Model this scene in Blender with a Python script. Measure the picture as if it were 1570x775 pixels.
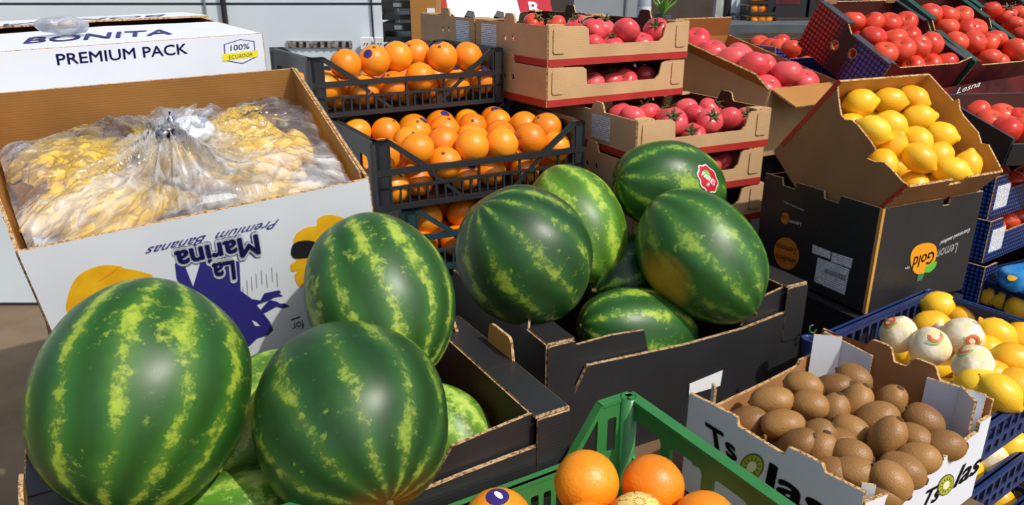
import bpy, bmesh, math, random
from mathutils import Vector, Matrix, Euler, noise

for o in list(bpy.data.objects): bpy.data.objects.remove(o, do_unlink=True)
SC = bpy.context.scene
COL = SC.collection
RND = random.Random(7)
rad = math.radians

# ---------------------------------------------------------------- camera, sky, sun, exposure
CAM_POS = Vector((0, 0, 1.6)); FOC = 1160.0; PITCH = rad(20)
cd = bpy.data.cameras.new('camera'); cam = bpy.data.objects.new('camera', cd); COL.objects.link(cam)
cd.sensor_width = 36; cd.lens = 36 * FOC / 1570; cd.clip_start = .02
cam.location = CAM_POS; cam.rotation_euler = (rad(90) - PITCH, 0, 0)
SC.camera = cam

W = bpy.data.worlds.new('World'); SC.world = W; W.use_nodes = True
wn = W.node_tree.nodes; wl = W.node_tree.links; wn.clear()
wo = wn.new('ShaderNodeOutputWorld'); wb = wn.new('ShaderNodeBackground'); sky = wn.new('ShaderNodeTexSky')
sky.sky_type = 'NISHITA'; sky.sun_disc = False; sky.sun_elevation = rad(50); sky.sun_rotation = rad(140)
sky.air_density = 1.0; sky.dust_density = 3.0; sky.ozone_density = 1.0
wl.new(sky.outputs[0], wb.inputs[0]); wl.new(wb.outputs[0], wo.inputs[0]); wb.inputs[1].default_value = .125

sd = bpy.data.lights.new('sun', 'SUN'); sun = bpy.data.objects.new('sun', sd); COL.objects.link(sun)
TO_SUN = Vector((.50, -.42, .80)).normalized()
sun.rotation_euler = TO_SUN.to_track_quat('Z', 'Y').to_euler(); sun.location = (3, -2.5, 5)
sd.energy = 3.25; sd.angle = rad(.9); sd.color = (1, .95, .87)

SC.view_settings.view_transform = 'Standard'; SC.view_settings.look = 'None'
SC.view_settings.exposure = 0.0; SC.view_settings.gamma = 1.0; SC.view_settings.use_curve_mapping = False

# ---------------------------------------------------------------- geometry helpers
_fw = Vector((0, math.cos(PITCH), -math.sin(PITCH))); _up = Vector((0, math.sin(PITCH), math.cos(PITCH))); _rt = Vector((1, 0, 0))
def ray(u, v): return _fw + _rt * ((u - 785) / FOC) + _up * ((387.5 - v) / FOC)
def at(u, v, depth): return CAM_POS + ray(u, v) * depth
def atz(u, v, z):
    d = ray(u, v); return CAM_POS + d * ((z - CAM_POS.z) / d.z)
def vdir(a, b, c): return (_rt * a + _up * b + _fw * c).normalized()     # right, up, away
def frame(pos, rot=(0, 0, 0)):
    return Matrix.Translation(Vector(pos)) @ Euler([rad(a) for a in rot], 'XYZ').to_matrix().to_4x4()
def boxframe(top, rot, h):
    """frame at the base centre of a box given the centre of its rim"""
    return frame(top, rot) @ Matrix.Translation((0, 0, -h))
def loc(M, u, v, axis, val):
    """where the line of sight through a photo point meets a face plane of a thing, in the thing's own axes"""
    I = M.inverted(); o = I @ CAM_POS; d = I.to_3x3() @ ray(u, v)
    return o + d * ((val - o[axis]) / d[axis])

class G:
    def __init__(s): s.v = []; s.f = []; s.m = []; s.sm = []
    def add(s, vs, fs, m=0, smooth=False):
        b = len(s.v); s.v += [tuple(x) for x in vs]
        for f in fs: s.f.append([b + i for i in f]); s.m.append(m); s.sm.append(smooth)
    def box(s, c, sz, m=0, M=None):
        c = Vector(c); x, y, z = [a / 2 for a in sz]
        vs = [Vector((i, j, k)) for i in (-x, x) for j in (-y, y) for k in (-z, z)]
        vs = [(M @ p if M else p) + c for p in vs]
        s.add(vs, [(0, 1, 3, 2), (4, 6, 7, 5), (0, 4, 5, 1), (2, 3, 7, 6), (0, 2, 6, 4), (1, 5, 7, 3)], m)
    def bar(s, a, b, w, t, up=(0, 0, 1), m=0):
        a = Vector(a); b = Vector(b); d = (b - a); L = d.length; d.normalize(); u = Vector(up)
        n = d.cross(u)
        if n.length < 1e-4: n = d.cross(Vector((1, 0, 0)))
        n.normalize(); q = n.cross(d)
        M = Matrix((d, n, q)).transposed()
        s.box((a + b) / 2, (L, t, w), m, M)
    def prism(s, poly, t, O, U, V, m=(0, 0, 0), holes=()):
        """flat panel: 2-D outline in the U,V axes at O, thickness t along U x V; m = (front, back, edge)"""
        O = Vector(O); U = Vector(U); V = Vector(V); N = U.cross(V).normalized()
        def area(p): return sum(p[i][0] * p[(i + 1) % len(p)][1] - p[(i + 1) % len(p)][0] * p[i][1] for i in range(len(p)))
        P = list(poly) if area(poly) > 0 else list(poly)[::-1]
        skip = set()
        pts = P; edges = [(i, (i + 1) % len(P)) for i in range(len(P))]
        ring = list(range(len(P)))
        for h in holes:
            h = list(h) if area(h) < 0 else list(h)[::-1]
            best = None
            for a, ri in enumerate(ring):
                for b, q in enumerate(h):
                    dd = (pts[ri][0] - q[0]) ** 2 + (pts[ri][1] - q[1]) ** 2
                    if best is None or dd < best[0]: best = (dd, a, b)
            _, a, b = best
            base = len(pts); pts = pts + h; n = len(h)
            edges += [(base + i, base + (i + 1) % n) for i in range(n)]
            hr = [base + (b + i) % n for i in range(n)] + [base + b]
            ring = ring[:a + 1] + hr + ring[a:]
        n = len(pts)
        fr = [O + U * p[0] + V * p[1] + N * (t / 2) for p in pts]; bk = [O + U * p[0] + V * p[1] - N * (t / 2) for p in pts]
        if holes:                                   # triangulated so the slit stays closed
            from mathutils.geometry import tessellate_polygon
            tris = tessellate_polygon([[Vector((pts[i][0], pts[i][1], 0)) for i in ring]])
            F = []
            for t3 in tris:
                i3 = [ring[k] for k in t3]
                if len(set(i3)) < 3: continue
                a2 = area([pts[k] for k in i3])
                F.append(tuple(i3) if a2 > 0 else tuple(i3[::-1]))
            s.add(fr, F, m[0]); s.add(bk, [f[::-1] for f in F], m[1])
        else:
            s.add(fr, [tuple(range(n))], m[0]); s.add(bk, [tuple(range(n))[::-1]], m[1])
        b = len(s.v); s.v += [tuple(x) for x in fr] + [tuple(x) for x in bk]
        for i, j in edges:
            s.f.append([b + j, b + i, b + n + i, b + n + j]); s.m.append(m[2]); s.sm.append(False)
    def tube(s, pts, r, n=10, m=0, caps=True):
        pts = [Vector(p) for p in pts]; R = r if isinstance(r, (list, tuple)) else [r] * len(pts)
        rings = []; up = Vector((.13, .27, .95)).normalized()
        for i, p in enumerate(pts):
            d = (pts[min(i + 1, len(pts) - 1)] - pts[max(i - 1, 0)]).normalized()
            a = d.cross(up).normalized(); c = a.cross(d)
            rings.append([p + (a * math.cos(2 * math.pi * k / n) + c * math.sin(2 * math.pi * k / n)) * R[i] for k in range(n)])
        b = [x for q in rings for x in q]; F = []
        for i in range(len(pts) - 1):
            for k in range(n): F.append((i * n + k, i * n + (k + 1) % n, (i + 1) * n + (k + 1) % n, (i + 1) * n + k))
        s.add(b, F, m, True)
        if caps: s.add(rings[0], [tuple(range(n))[::-1]], m); s.add(rings[-1], [tuple(range(n))], m)
    def lathe(s, prof, n=24, m=0, M=None, wob=None):
        vs = []; F = []
        for (r, z) in prof:
            for k in range(n):
                a = 2 * math.pi * k / n; p = Vector((r * math.cos(a), r * math.sin(a), z))
                if wob: p = wob(p, a)
                vs.append(M @ p if M else p)
        for i in range(len(prof) - 1):
            for k in range(n): F.append((i * n + k, i * n + (k + 1) % n, (i + 1) * n + (k + 1) % n, (i + 1) * n + k))
        s.add(vs, F, m, True)
    def mesh(s, name):
        me = bpy.data.meshes.new(name); me.from_pydata(s.v, [], s.f)
        me.polygons.foreach_set('material_index', s.m); me.polygons.foreach_set('use_smooth', s.sm); me.update()
        return me
def obj(name, geo, mats, parent=None):
    me = geo.mesh(name) if isinstance(geo, G) else geo
    if not isinstance(mats, (list, tuple)): mats = [mats]
    if not me.materials:
        for m in mats: me.materials.append(m)
    o = bpy.data.objects.new(name, me); COL.objects.link(o)
    if parent: o.parent = parent
    return o
def tag(o, label, cat, group=None):
    o['label'] = label; o['category'] = cat
    if group: o['group'] = group
    return o
def thing(name, label, cat, M, group=None):
    o = bpy.data.objects.new(name, None); COL.objects.link(o); o.empty_display_size = .05
    o.matrix_world = M; return tag(o, label, cat, group)
def struct(o): o['kind'] = 'structure'; return o
def copy_tree(o, parent=None):
    kids = [c for c in o.children]
    c = o.copy(); COL.objects.link(c); c.parent = parent
    for k in kids: copy_tree(k, c)
    return c
ORD = ['first', 'second', 'third', 'fourth', 'fifth', 'sixth', 'seventh', 'eighth', 'ninth', 'tenth']
def nth(i, n):
    if n == 1: return 'only'
    return 'leftmost' if i == 0 else 'rightmost' if i == n - 1 else ORD[i] + ' from left'

# ---------------------------------------------------------------- materials
def lin(c):
    c = c / 255.0
    return c / 12.92 if c <= .04045 else ((c + .055) / 1.055) ** 2.4
def rgb(*c): return tuple(lin(x) for x in c) + (1,)
class N:
    def __init__(s, name):
        s.mat = bpy.data.materials.new(name); s.mat.use_nodes = True
        s.t = s.mat.node_tree; s.n = s.t.nodes; s.b = s.n['Principled BSDF']; s.out = s.n['Material Output']
    def new(s, t, **kw):
        x = s.n.new(t)
        for k, v in kw.items(): setattr(x, k, v)
        return x
    def link(s, a, b): s.t.links.new(a, b)
    def coord(s): return s.new('ShaderNodeTexCoord').outputs['Object']
    def noise(s, vec, scale, detail=3, rough=.55, out=0):
        x = s.new('ShaderNodeTexNoise'); x.inputs['Scale'].default_value = scale; x.inputs['Detail'].default_value = detail
        x.inputs['Roughness'].default_value = rough
        if vec is not None: s.link(vec, x.inputs['Vector'])
        return x.outputs[out]
    def math(s, op, a, b=None, c=None):
        x = s.new('ShaderNodeMath', operation=op)
        for i, q in enumerate((a, b, c)):
            if q is None: continue
            if isinstance(q, (int, float)): x.inputs[i].default_value = q
            else: s.link(q, x.inputs[i])
        return x.outputs[0]
    def ramp(s, fac, stops):
        x = s.new('ShaderNodeValToRGB'); e = x.color_ramp.elements
        while len(e) < len(stops): e.new(.5)
        for q, (p, c) in zip(e, stops): q.position = p; q.color = c
        s.link(fac, x.inputs[0]); return x.outputs[0]
    def mix(s, fac, a, b):
        x = s.new('ShaderNodeMix', data_type='RGBA')
        for i, q in ((0, fac), (6, a), (7, b)):
            if isinstance(q, (int, float, tuple)): x.inputs[i].default_value = q
            else: s.link(q, x.inputs[i])
        return x.outputs[2]
    def bump(s, h, strength=.3, dist=.002):
        x = s.new('ShaderNodeBump'); x.inputs['Strength'].default_value = strength; x.inputs['Distance'].default_value = dist
        s.link(h, x.inputs['Height']); s.link(x.outputs[0], s.b.inputs['Normal'])
    def col(s, c):
        if isinstance(c, tuple): s.b.inputs['Base Color'].default_value = c
        else: s.link(c, s.b.inputs['Base Color'])
    def set(s, rough=.5, spec=.5, metal=0, sss=0):
        s.b.inputs['Roughness'].default_value = rough; s.b.inputs['Specular IOR Level'].default_value = spec; s.b.inputs['Metallic'].default_value = metal
        if sss: s.b.inputs['Subsurface Weight'].default_value = sss; s.b.inputs['Subsurface Radius'].default_value = (.02, .01, .004)
        return s
def simple(name, c, rough=.5, var=.12, scale=12, bump=0, bscale=80, spec=.5, c2=None, metal=0):
    q = N(name).set(rough, spec, metal); v = q.coord(); n = q.noise(v, scale, 4)
    c1 = rgb(*c); d = rgb(*c2) if c2 else tuple(x * (1 - var) for x in c1[:3]) + (1,)
    q.col(q.ramp(n, [(.35, d), (.65, c1)]))
    if bump: q.bump(q.noise(v, bscale, 3), bump, .002)
    return q.mat
def cardboard(name, c, rough=.8, axis=2, var=.1, spec=.2, flute=1.0):
    """kraft board: faint flutes across it plus blotches"""
    q = N(name).set(rough, spec); v = q.coord(); n = q.noise(v, 9, 5)
    w = q.new('ShaderNodeTexWave', wave_type='BANDS', bands_direction='XYZ'[axis]); w.inputs['Scale'].default_value = 55; w.inputs['Distortion'].default_value = .6
    q.link(v, w.inputs['Vector'])
    c1 = rgb(*c); d = tuple(x * (1 - 2 * var) for x in c1[:3]) + (1,)
    base = q.ramp(n, [(.3, d), (.7, c1)])
    fl = q.math('MULTIPLY', w.outputs['Fac'], .07 * flute)
    q.col(q.mix(fl, base, d)); q.bump(q.math('ADD', w.outputs['Fac'], q.math('MULTIPLY', n, 1.5)), .12 * flute, .001); return q.mat
def flute_edge(name, light, dark, scale=210):
    """cut edge of corrugated board: two liners with the wavy flute between"""
    q = N(name).set(.9, .1); v = q.coord()
    n = q.noise(v, scale, 2, .6); q.col(q.ramp(n, [(.40, rgb(*dark)), (.52, rgb(*light))])); q.bump(n, .6, .003); return q.mat

M_kraft = cardboard('kraft_board', (204, 168, 124)); M_kraft_in = cardboard('kraft_board_inner', (176, 126, 68))
M_edge = flute_edge('corrugated_edge', (206, 170, 122), (128, 90, 54)); M_red = simple('red_print', (178, 42, 32), .6, .15, 20)
M_tray = cardboard('lemon_tray_board', (204, 152, 74)); M_tray_out = cardboard('lemon_tray_outside_shaded', (156, 116, 76))  # tray outside is darker than inside: shade of its side wall put into the colour
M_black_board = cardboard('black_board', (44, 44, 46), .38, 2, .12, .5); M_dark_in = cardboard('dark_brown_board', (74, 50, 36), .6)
M_tan_edge = flute_edge('tan_torn_edge', (196, 164, 124), (120, 90, 60), 150)
M_white_board = cardboard('white_board', (224, 229, 237), .55, 0, .03, .2, .25); M_kiwi_in = cardboard('kiwi_box_inside', (176, 124, 78))
M_black_pl = simple('black_plastic', (40, 43, 46), .38, .2, 30, .05, 200); M_green_pl = simple('green_plastic', (56, 128, 66), .36, .15, 25, .04, 150)
M_blue_pl = simple('blue_plastic', (34, 56, 108), .36, .2, 30, .04, 150); M_teal_pl = simple('dark_teal_plastic', (36, 58, 66), .38, .2, 30, .05, 200)
M_white = simple('white_paper', (238, 240, 242), .6, .04, 20); M_navy = simple('navy_print', (46, 42, 128), .55, .06, 20); M_ink = simple('black_ink', (28, 26, 30), .55, .05, 20)
M_yel = simple('yellow_print', (244, 190, 30), .5, .1, 30, c2=(232, 168, 24)); M_hole = simple('hole_dark', (20, 14, 10), .9, .2, 20)
M_lime = simple('yellow_band_print', (232, 222, 50), .5, .04, 20); M_orange_print = simple('orange_print', (240, 160, 20), .5, .06, 20); M_leaf = simple('leaf_print', (96, 190, 60), .5, .1, 20)
M_purple = simple('purple_sticker', (58, 40, 110), .35, .1, 60); M_red_st = simple('red_sticker', (186, 26, 44), .35, .1, 40); M_wood = simple('table_wood', (120, 92, 64), .8, .3, 8)
def label_mat():
    q = N('printed_label').set(.6, .3); v = q.coord()
    w = q.new('ShaderNodeTexWave', wave_type='BANDS', bands_direction='Z'); w.inputs['Scale'].default_value = 60; w.inputs['Distortion'].default_value = 0
    q.link(v, w.inputs['Vector']); n = q.noise(v, 160, 2)
    k = q.math('MULTIPLY', q.math('GREATER_THAN', w.outputs['Fac'], .55), q.math('GREATER_THAN', n, .45))
    q.col(q.mix(k, rgb(226, 228, 232), rgb(150, 152, 160))); return q.mat
M_label = label_mat()
def text_mesh(s, offset=0, shear=0, spacing=1.0):
    cu = bpy.data.curves.new('t', 'FONT'); cu.body = s; cu.offset = offset; cu.shear = shear; cu.space_character = spacing; cu.resolution_u = 3
    o = bpy.data.objects.new('t', cu); COL.objects.link(o); bpy.context.view_layer.update()
    me = bpy.data.meshes.new_from_object(o.evaluated_get(bpy.context.evaluated_depsgraph_get()))
    bpy.data.objects.remove(o); bpy.data.curves.remove(cu); return me
def dilate(me, r, n=14):
    """bold outline of flat lettering: the glyphs repeated around a small circle"""
    V = [v.co.copy() for v in me.vertices]; P = [list(p.vertices) for p in me.polygons]; g = G()
    for k in range(n): g.add([(v.x + r * math.cos(6.2832 * k / n), v.y + r * math.sin(6.2832 * k / n), v.z) for v in V], P)
    g.add(V, P); return g.mesh('t')
def text_on(parent, M, axis, val, s, p0, p1, ptop, mat, offset=0, shear=0, name='lettering', lift=.0006, spacing=1.0, sign=-1):
    """flat print: p0 -> p1 is the baseline, ptop the cap height above p0 (photo points on the thing's face)"""
    me = text_mesh(s, 0, shear, spacing)
    if offset > .001: me = dilate(me, offset)
    xs = [v.co.x for v in me.vertices]; W = max(xs) - min(xs); x0 = min(xs); Hc = .70
    A = loc(M, *p0, axis, val); X = (loc(M, *p1, axis, val) - A) / W; Y = (loc(M, *ptop, axis, val) - A) / Hc
    nrm = Vector((0, 0, 0)); nrm[axis] = sign * lift
    for v in me.vertices: v.co = A + X * (v.co.x - x0) + Y * v.co.y + nrm
    me.update(); me.materials.clear(); return obj(name, me, mat, parent)
def print_on(parent, M, axis, val, pts, mat, name='print', lift=.0005, sign=-1):
    nrm = Vector((0, 0, 0)); nrm[axis] = sign * lift
    g = G(); g.add([loc(M, u, v, axis, val) + nrm for u, v in pts], [tuple(range(len(pts)))]); return obj(name, g, mat, parent)
def oval(cx, cy, a, b, n=28, rot=0):
    c, s = math.cos(rad(rot)), math.sin(rad(rot))
    return [(cx + a * math.cos(t) * c - b * math.sin(t) * s, cy + a * math.cos(t) * s + b * math.sin(t) * c) for t in [2 * math.pi * k / n for k in range(n)]]
def smooth_poly(P, n=4):
    """closed Catmull-Rom through the given points"""
    out = []; L = len(P)
    for i in range(L):
        p0, p1, p2, p3 = [P[(i + k - 1) % L] for k in range(4)]
        for q in range(n):
            t = q / n
            out.append(tuple(.5 * (2 * p1[j] + (p2[j] - p0[j]) * t + (2 * p0[j] - 5 * p1[j] + 4 * p2[j] - p3[j]) * t * t + (3 * p1[j] - p0[j] - 3 * p2[j] + p3[j]) * t ** 3) for j in (0, 1)))
    return out
# ---------------------------------------------------------------- the setting
q = N('asphalt').set(.9, .2); v = q.coord(); n1 = q.noise(v, 2.2, 5); n2 = q.noise(v, 140, 3)
q.col(q.mix(q.ramp(n2, [(.35, (0, 0, 0, 1)), (.7, (1, 1, 1, 1))]), q.ramp(n1, [(.35, rgb(98, 82, 64)), (.65, rgb(140, 122, 100))]), rgb(120, 104, 84))); q.bump(n2, .4, .004); M_ground = q.mat
g = G(); g.add([(-14, -4, 0), (14, -4, 0), (14, 16, 0), (-14, 16, 0)], [(0, 1, 2, 3)])
struct(obj('floor', g, M_ground))
M_wall = simple('white_painted_metal', (214, 226, 232), .45, .05, 3, .03, 20); M_seam = simple('seam_grey', (120, 126, 130), .7, .1, 10)  # seam material is a plain mid grey, used for thin cable and metal too
M_brown_wall = simple('shaded_brown_wall', (78, 66, 56), .8, .3, 6); M_dirt = simple('grimy_grey', (176, 176, 168), .8, .4, 40, c2=(96, 92, 84))
WY = 3.6; WX1 = -.567
g = G(); g.box((-3.4, WY + .2, 1.3), (2 * (3.4 + WX1), .38, 2.6)); wall = struct(obj('wall_back', g, M_seam))
zs = 1.487
for z0, z1 in ((.02, .62), (.634, zs - .006), (zs + .006, 2.6)):
    g = G(); g.box((-3.4, WY, (z0 + z1) / 2), (2 * (3.4 + WX1) - .004, .03, z1 - z0)); obj('wall_panel', g, M_wall, wall)
g = G(); a = at(486, 69, 3.42); g.box((a.x, WY - .018, a.z), (.30, .012, .03)); o = obj('vent_strip', g, M_dirt, wall)
for k in range(9):
    g = G(); g.box((a.x - .13 + k * .0325, WY - .026, a.z), (.012, .006, .022)); obj('vent_slot', g, M_hole if k % 3 else M_dirt, o)
g = G(); g.box((2.2 + 2.2, 6.6, 1.4), (10.4, .2, 2.8)); struct(obj('wall_right', g, M_brown_wall))  # shade at the back of the stall is put into this wall's dark colour

def px_box(u0, v0, u1, v1, depth):
    a = at(u0, v0, depth); b = at(u1, v1, depth); c = (a + b) / 2; return c, abs(b.x - a.x), abs(b.z - a.z)
# socket and cables on the white wall
c, w, h = px_box(548, 55, 590, 92, 3.36)
t = thing('power_socket', 'white double power socket with cable on the white metal wall', 'socket', frame((c.x, WY - .03, c.z)))
g = G(); g.box((0, 0, -.02), (w, .03, h * .75)); obj('back_box', g, simple('socket_grey', (206, 210, 206), .5, .1, 30), t)
for s in (-.25, .25):
    g = G(); g.box((s * w, -.03, .015), (w * .42, .04, h * .5)); f = obj('socket_face', g, M_white, t)
    for e in (-.006, .006):
        g = G(); g.box((s * w + e, -.052, .015), (.004, .006, .004)); obj('pin_hole', g, M_hole, f)
def cable(label, u, v0, v1, r, depth, mat, name='cable'):
    p = at(u, v0, depth); p2 = at(u + (v1 - v0) * .06, v1, depth); p.y = p2.y = WY - .02 - r; p.z += .5
    g = G(); g.tube([p, (p + p2) / 2 + Vector((.004, 0, 0)), p2], r, 8); return tag(obj(name, g, mat), label, 'cable')
cable('thin dark cable hanging down to the wall socket', 566, 0, 62, .004, 3.4, M_ink)
cable('thick dark pipe running down the white wall', 341, 0, 40, .012, 3.4, M_ink, 'wall_pipe')
cable('thin grey cable beside the thick pipe on white wall', 312, 0, 26, .005, 3.4, M_seam)

# stack of black crates, tall carton, leaning white board
for k in range(6):
    z = 1.52 - k * .085; a = at(613, 40, 3.15)
    t = thing('black_crate', ['topmost', 'second', 'third', 'fourth', 'fifth', 'lowest'][k] + ' black crate of the narrow stack by the white wall', 'crate', frame((a.x + .012, 3.28, z - .08)), 'narrow stack of black crates')
    g = G(); g.box((0, 0, .012), (.115, .3, .02)); g.box((0, -.148, .06), (.115, .006, .03)); g.box((-.055, -.0, .04), (.006, .3, .075)); g.box((.055, 0, .04), (.006, .3, .075)); obj('shell', g, M_black_pl, t)
    g = G(); g.box((.005, -.152, .058), (.034, .002, .016)); obj('paper_tag', g, simple('tag_grey', (130, 134, 138), .6, .2, 60), t)
a = at(646, 40, 3.05)
t = thing('tall_carton', 'plain brown tall carton beside the narrow black crate stack', 'carton', frame((a.x + .02, 3.2, 1.1)))
g = G(); g.box((0, 0, .26), (.1, .22, .52), 0); obj('carton_body', g, M_kraft_in, t)
g = G(); g.box((.03, -.112, .37), (.03, .002, .035)); obj('paper_tag', g, M_white, t)
# leaning white board with a red border
A = at(684, 32, 3.2); B = at(838, 34, 3.2); up = Vector((-.10, .45, .62)).normalized()
X = (B - A).normalized(); Mb = Matrix.Identity(4)
t = thing('display_board', 'leaning white board with red edge behind the tomato boxes', 'board', Matrix.Translation(A))
L = (B - A).length; g = G(); g.prism([(0, 0), (L, 0), (L, .6), (0, .6)], .012, (0, 0, 0), X, up); obj('board_face', g, M_white, t)
g = G(); g.prism([(-.012, -.012), (.012, -.012), (.012, .6), (-.012, .6)], .02, (0, 0, 0), X, up); obj('red_edge', g, M_red, t)
Nb = X.cross(up)
g = G(); g.prism([(L - .1, 0), (L + .03, .0), (L + .03, .3), (L - .13, .3)], .018, (0, 0, 0), X, up); p = obj('red_corner', g, M_red_st, t)
me = text_mesh('B', .02)
for vv in me.vertices: vv.co = X * (L - .07 + vv.co.x * .08) + up * (.03 + vv.co.y * .09) + Nb * .0095
me.materials.clear(); obj('lettering', me, M_white, t)
for u, vv, nm in ((722, 21, 'left'), (767, 18, 'middle'), (808, 14, 'right')):
    a = A + X * (L * (u - 684) / 154) + Nb * .012 + up * .022; tt = thing('binder_clip', nm + ' black clip along the bottom of the white board', 'clip', frame((a.x, a.y, a.z), (-30, 12, 4)), 'black clips')
    g = G(); g.prism([(-.022, -.014), (.022, -.014), (.014, .014), (-.014, .014)], .02, (0, 0, 0), (1, 0, 0), (0, 0, 1)); obj('clip_body', g, M_ink, tt)
    g = G(); g.tube([(-.012, .012, .012), (-.010, .012, .03), (.010, .012, .03), (.012, .012, .012)], .0016, 6); obj('clip_loop', g, M_seam, tt)
# grey metal cabinet, bottle, potted greens, pillar, far fruit crates, grey table
M_grey = simple('grey_metal', (156, 162, 168), .4, .12, 4); M_dk = simple('dark_grey_cloth', (88, 94, 98), .8, .3, 10)
c, w, h = px_box(880, -20, 978, 24, 4.2)
t = thing('metal_cabinet', 'plain grey metal cabinet behind the tomato boxes', 'cabinet', frame((c.x, c.y, 0)))
g = G(); g.box((0, .15, .8), (w, .3, 1.6)); obj('cabinet_body', g, M_grey, t)
g = G(); g.box((w * .32, -.004, .9), (.01, .012, 1.3)); obj('door_edge', g, M_seam, t)
a = at(987, 22, 3.9); t = thing('water_bottle', 'clear plastic bottle standing beside the green leaves', 'bottle', frame((a.x, a.y, a.z - .06)))
q = N('bottle_plastic').set(.12, .5); q.col(rgb(206, 216, 226)); q.b.inputs['Transmission Weight'].default_value = .5; M_bottle = q.mat
g = G(); g.lathe([(.001, 0), (.034, 0), (.036, .02), (.036, .12), (.03, .145), (.014, .165), (.014, .185)], 16); obj('bottle_body', g, M_bottle, t)
g = G(); g.lathe([(.016, .18), (.016, .2), (.001, .2)], 12); obj('cap', g, M_white, t)
g = G(); g.lathe([(.0368, .05), (.0368, .1)], 16); obj('bottle_label', g, simple('bottle_label_white', (220, 226, 236), .5, .1, 40), t)
c2 = at(1010, 60, 3.95); t = thing('shelf_stand', 'dark stand carrying the bottle and green leaves', 'stand', frame((c2.x, a.y + .02, 0)))
g = G(); g.box((-.02, 0, (a.z - .06) / 2), (.36, .2, a.z - .0602)); obj('stand_body', g, M_dk, t)
a2 = at(1013, 24, 3.95); t = thing('leafy_greens', 'bunch of bright green leaves behind the tomato boxes', 'leaves', frame((a2.x, a.y, a.z - .06)))
g = G(); g.lathe([(.001, 0), (.04, 0), (.045, .06)], 12); obj('pot', g, M_dk, t)
ML = simple('fresh_leaf', (120, 176, 56), .5, .3, 30)
for k in range(16):
    an = k * 2.4; ln = .10 + .05 * RND.random(); sp = .35 + .5 * RND.random(); d = Vector((math.cos(an) * sp, math.sin(an) * sp, 1)).normalized(); sd_ = d.cross(Vector((0, 0, 1))).normalized() * .012
    o_ = Vector((0, 0, .05)); g = G(); pts = [o_, o_ + d * ln * .5 + sd_, o_ + d * ln - Vector((0, 0, .02)), o_ + d * ln * .5 - sd_]; nn = d.cross(sd_).normalized() * .001
    g.add(pts + [p + nn for p in pts], [(0, 1, 2, 3), (7, 6, 5, 4), (0, 4, 5, 1), (1, 5, 6, 2), (2, 6, 7, 3), (3, 7, 4, 0)]); obj('leaf', g, ML, t)
a = at(1102, 10, 4.6); g = G(); g.box((a.x, a.y, 1.0), (.05, .06, 2.0)); tag(obj('door_post', g, simple('worn_white_post', (208, 212, 206), .7, .4, 14)), 'worn white upright post at the back behind pink tomatoes', 'post')
a = at(1114, 10, 4.58); g = G(); g.tube([(a.x, a.y, 0), (a.x, a.y, 1), (a.x, a.y, 2)], .022, 10); tag(obj('drain_pipe', g, M_ink), 'black drain pipe between the white post and the white panel', 'pipe')
a = at(1130, 10, 4.6); g = G(); g.box((a.x, a.y, 1.0), (.085, .05, 2.0)); o = tag(obj('post_panel', g, M_wall), 'white upright panel left of the far orange crates', 'panel')
g = G(); b = at(1130, 28, 4.56); g.box((b.x, a.y - .028, b.z), (.07, .006, .06)); obj('notice', g, simple('torn_notice', (190, 190, 190), .7, .6, 60, c2=(60, 60, 60)), o)
c, w, h = px_box(1075, 28, 1240, 52, 3.9)
t = thing('grey_table', 'dark grey cloth-covered table behind the pink tomatoes', 'table', frame((c.x + .36, c.y + .35, 0)))
g = G(); g.box((0, 0, c.z - .02), (w + .5, .5, .04)); obj('table_top', g, M_dk, t)
for sx in (-1, 1):
    for sy in (-1, 1):
        g = G(); g.box((sx * (w / 2 + .2), sy * .2, (c.z - .04) / 2), (.04, .04, c.z - .04)); obj('leg', g, M_ink, t)
# ---------------------------------------------------------------- fruit prototypes
def ellipsoid(a, b, c, nu=40, nv=26, wob=0, seed=0, e=1.0):
    """closed spheroid along local z, slightly uneven"""
    g = G(); vs = []; F = []
    for i in range(nv + 1):
        th = math.pi * i / nv
        for k in range(nu):
            ph = 2 * math.pi * k / nu
            p = Vector((math.sin(th) ** e * math.cos(ph), math.sin(th) ** e * math.sin(ph), math.cos(th)))
            s = 1 + wob * noise.noise(p * 1.3 + Vector((seed * 3.1, 0, 0)))
            vs.append((p.x * a * s, p.y * b * s, p.z * c * s))
    for i in range(nv):
        for k in range(nu): F.append((i * nu + k, (i + 1) * nu + k, (i + 1) * nu + (k + 1) % nu, i * nu + (k + 1) % nu))
    g.add(vs, F, 0, True); return g
def orient(d, spin=0):
    return Vector(d).to_track_quat('Z', 'Y').to_matrix().to_4x4() @ Matrix.Rotation(spin, 4, 'Z')
def patch(R, d, size, outline, lift=1.004, rings=5, cut=None):
    """round sticker wrapped on a spheroid of radii R around direction d"""
    d = Vector(d).normalized(); a = d.orthogonal().normalized(); b = d.cross(a); vs = []; F = []; n = len(outline)
    c0 = Vector((d.x * R[0], d.y * R[1], d.z * R[2]))
    def put(p): 
        k = math.sqrt((p.x / R[0]) ** 2 + (p.y / R[1]) ** 2 + (p.z / R[2]) ** 2); return p / k * lift
    vs.append(put(c0))
    for r in range(1, rings + 1):
        for (x, y) in outline: vs.append(put(c0 + (a * x + b * y) * size * r / rings))
    for k in range(n): F.append((0, 1 + k, 1 + (k + 1) % n))
    for r in range(rings - 1):
        for k in range(n): F.append((1 + r * n + k, 1 + (r + 1) * n + k, 1 + (r + 1) * n + (k + 1) % n, 1 + r * n + (k + 1) % n))
    g = G(); g.add(vs, F, 0, True); return g
CIRC = [(math.cos(2 * math.pi * k / 18), math.sin(2 * math.pi * k / 18)) for k in range(18)]
SCAL = [((1 + .07 * math.cos(8 * t)) * math.cos(t), .76 * (1 + .07 * math.cos(8 * t)) * math.sin(t)) for t in [2 * math.pi * k / 48 for k in range(48)]]

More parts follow.
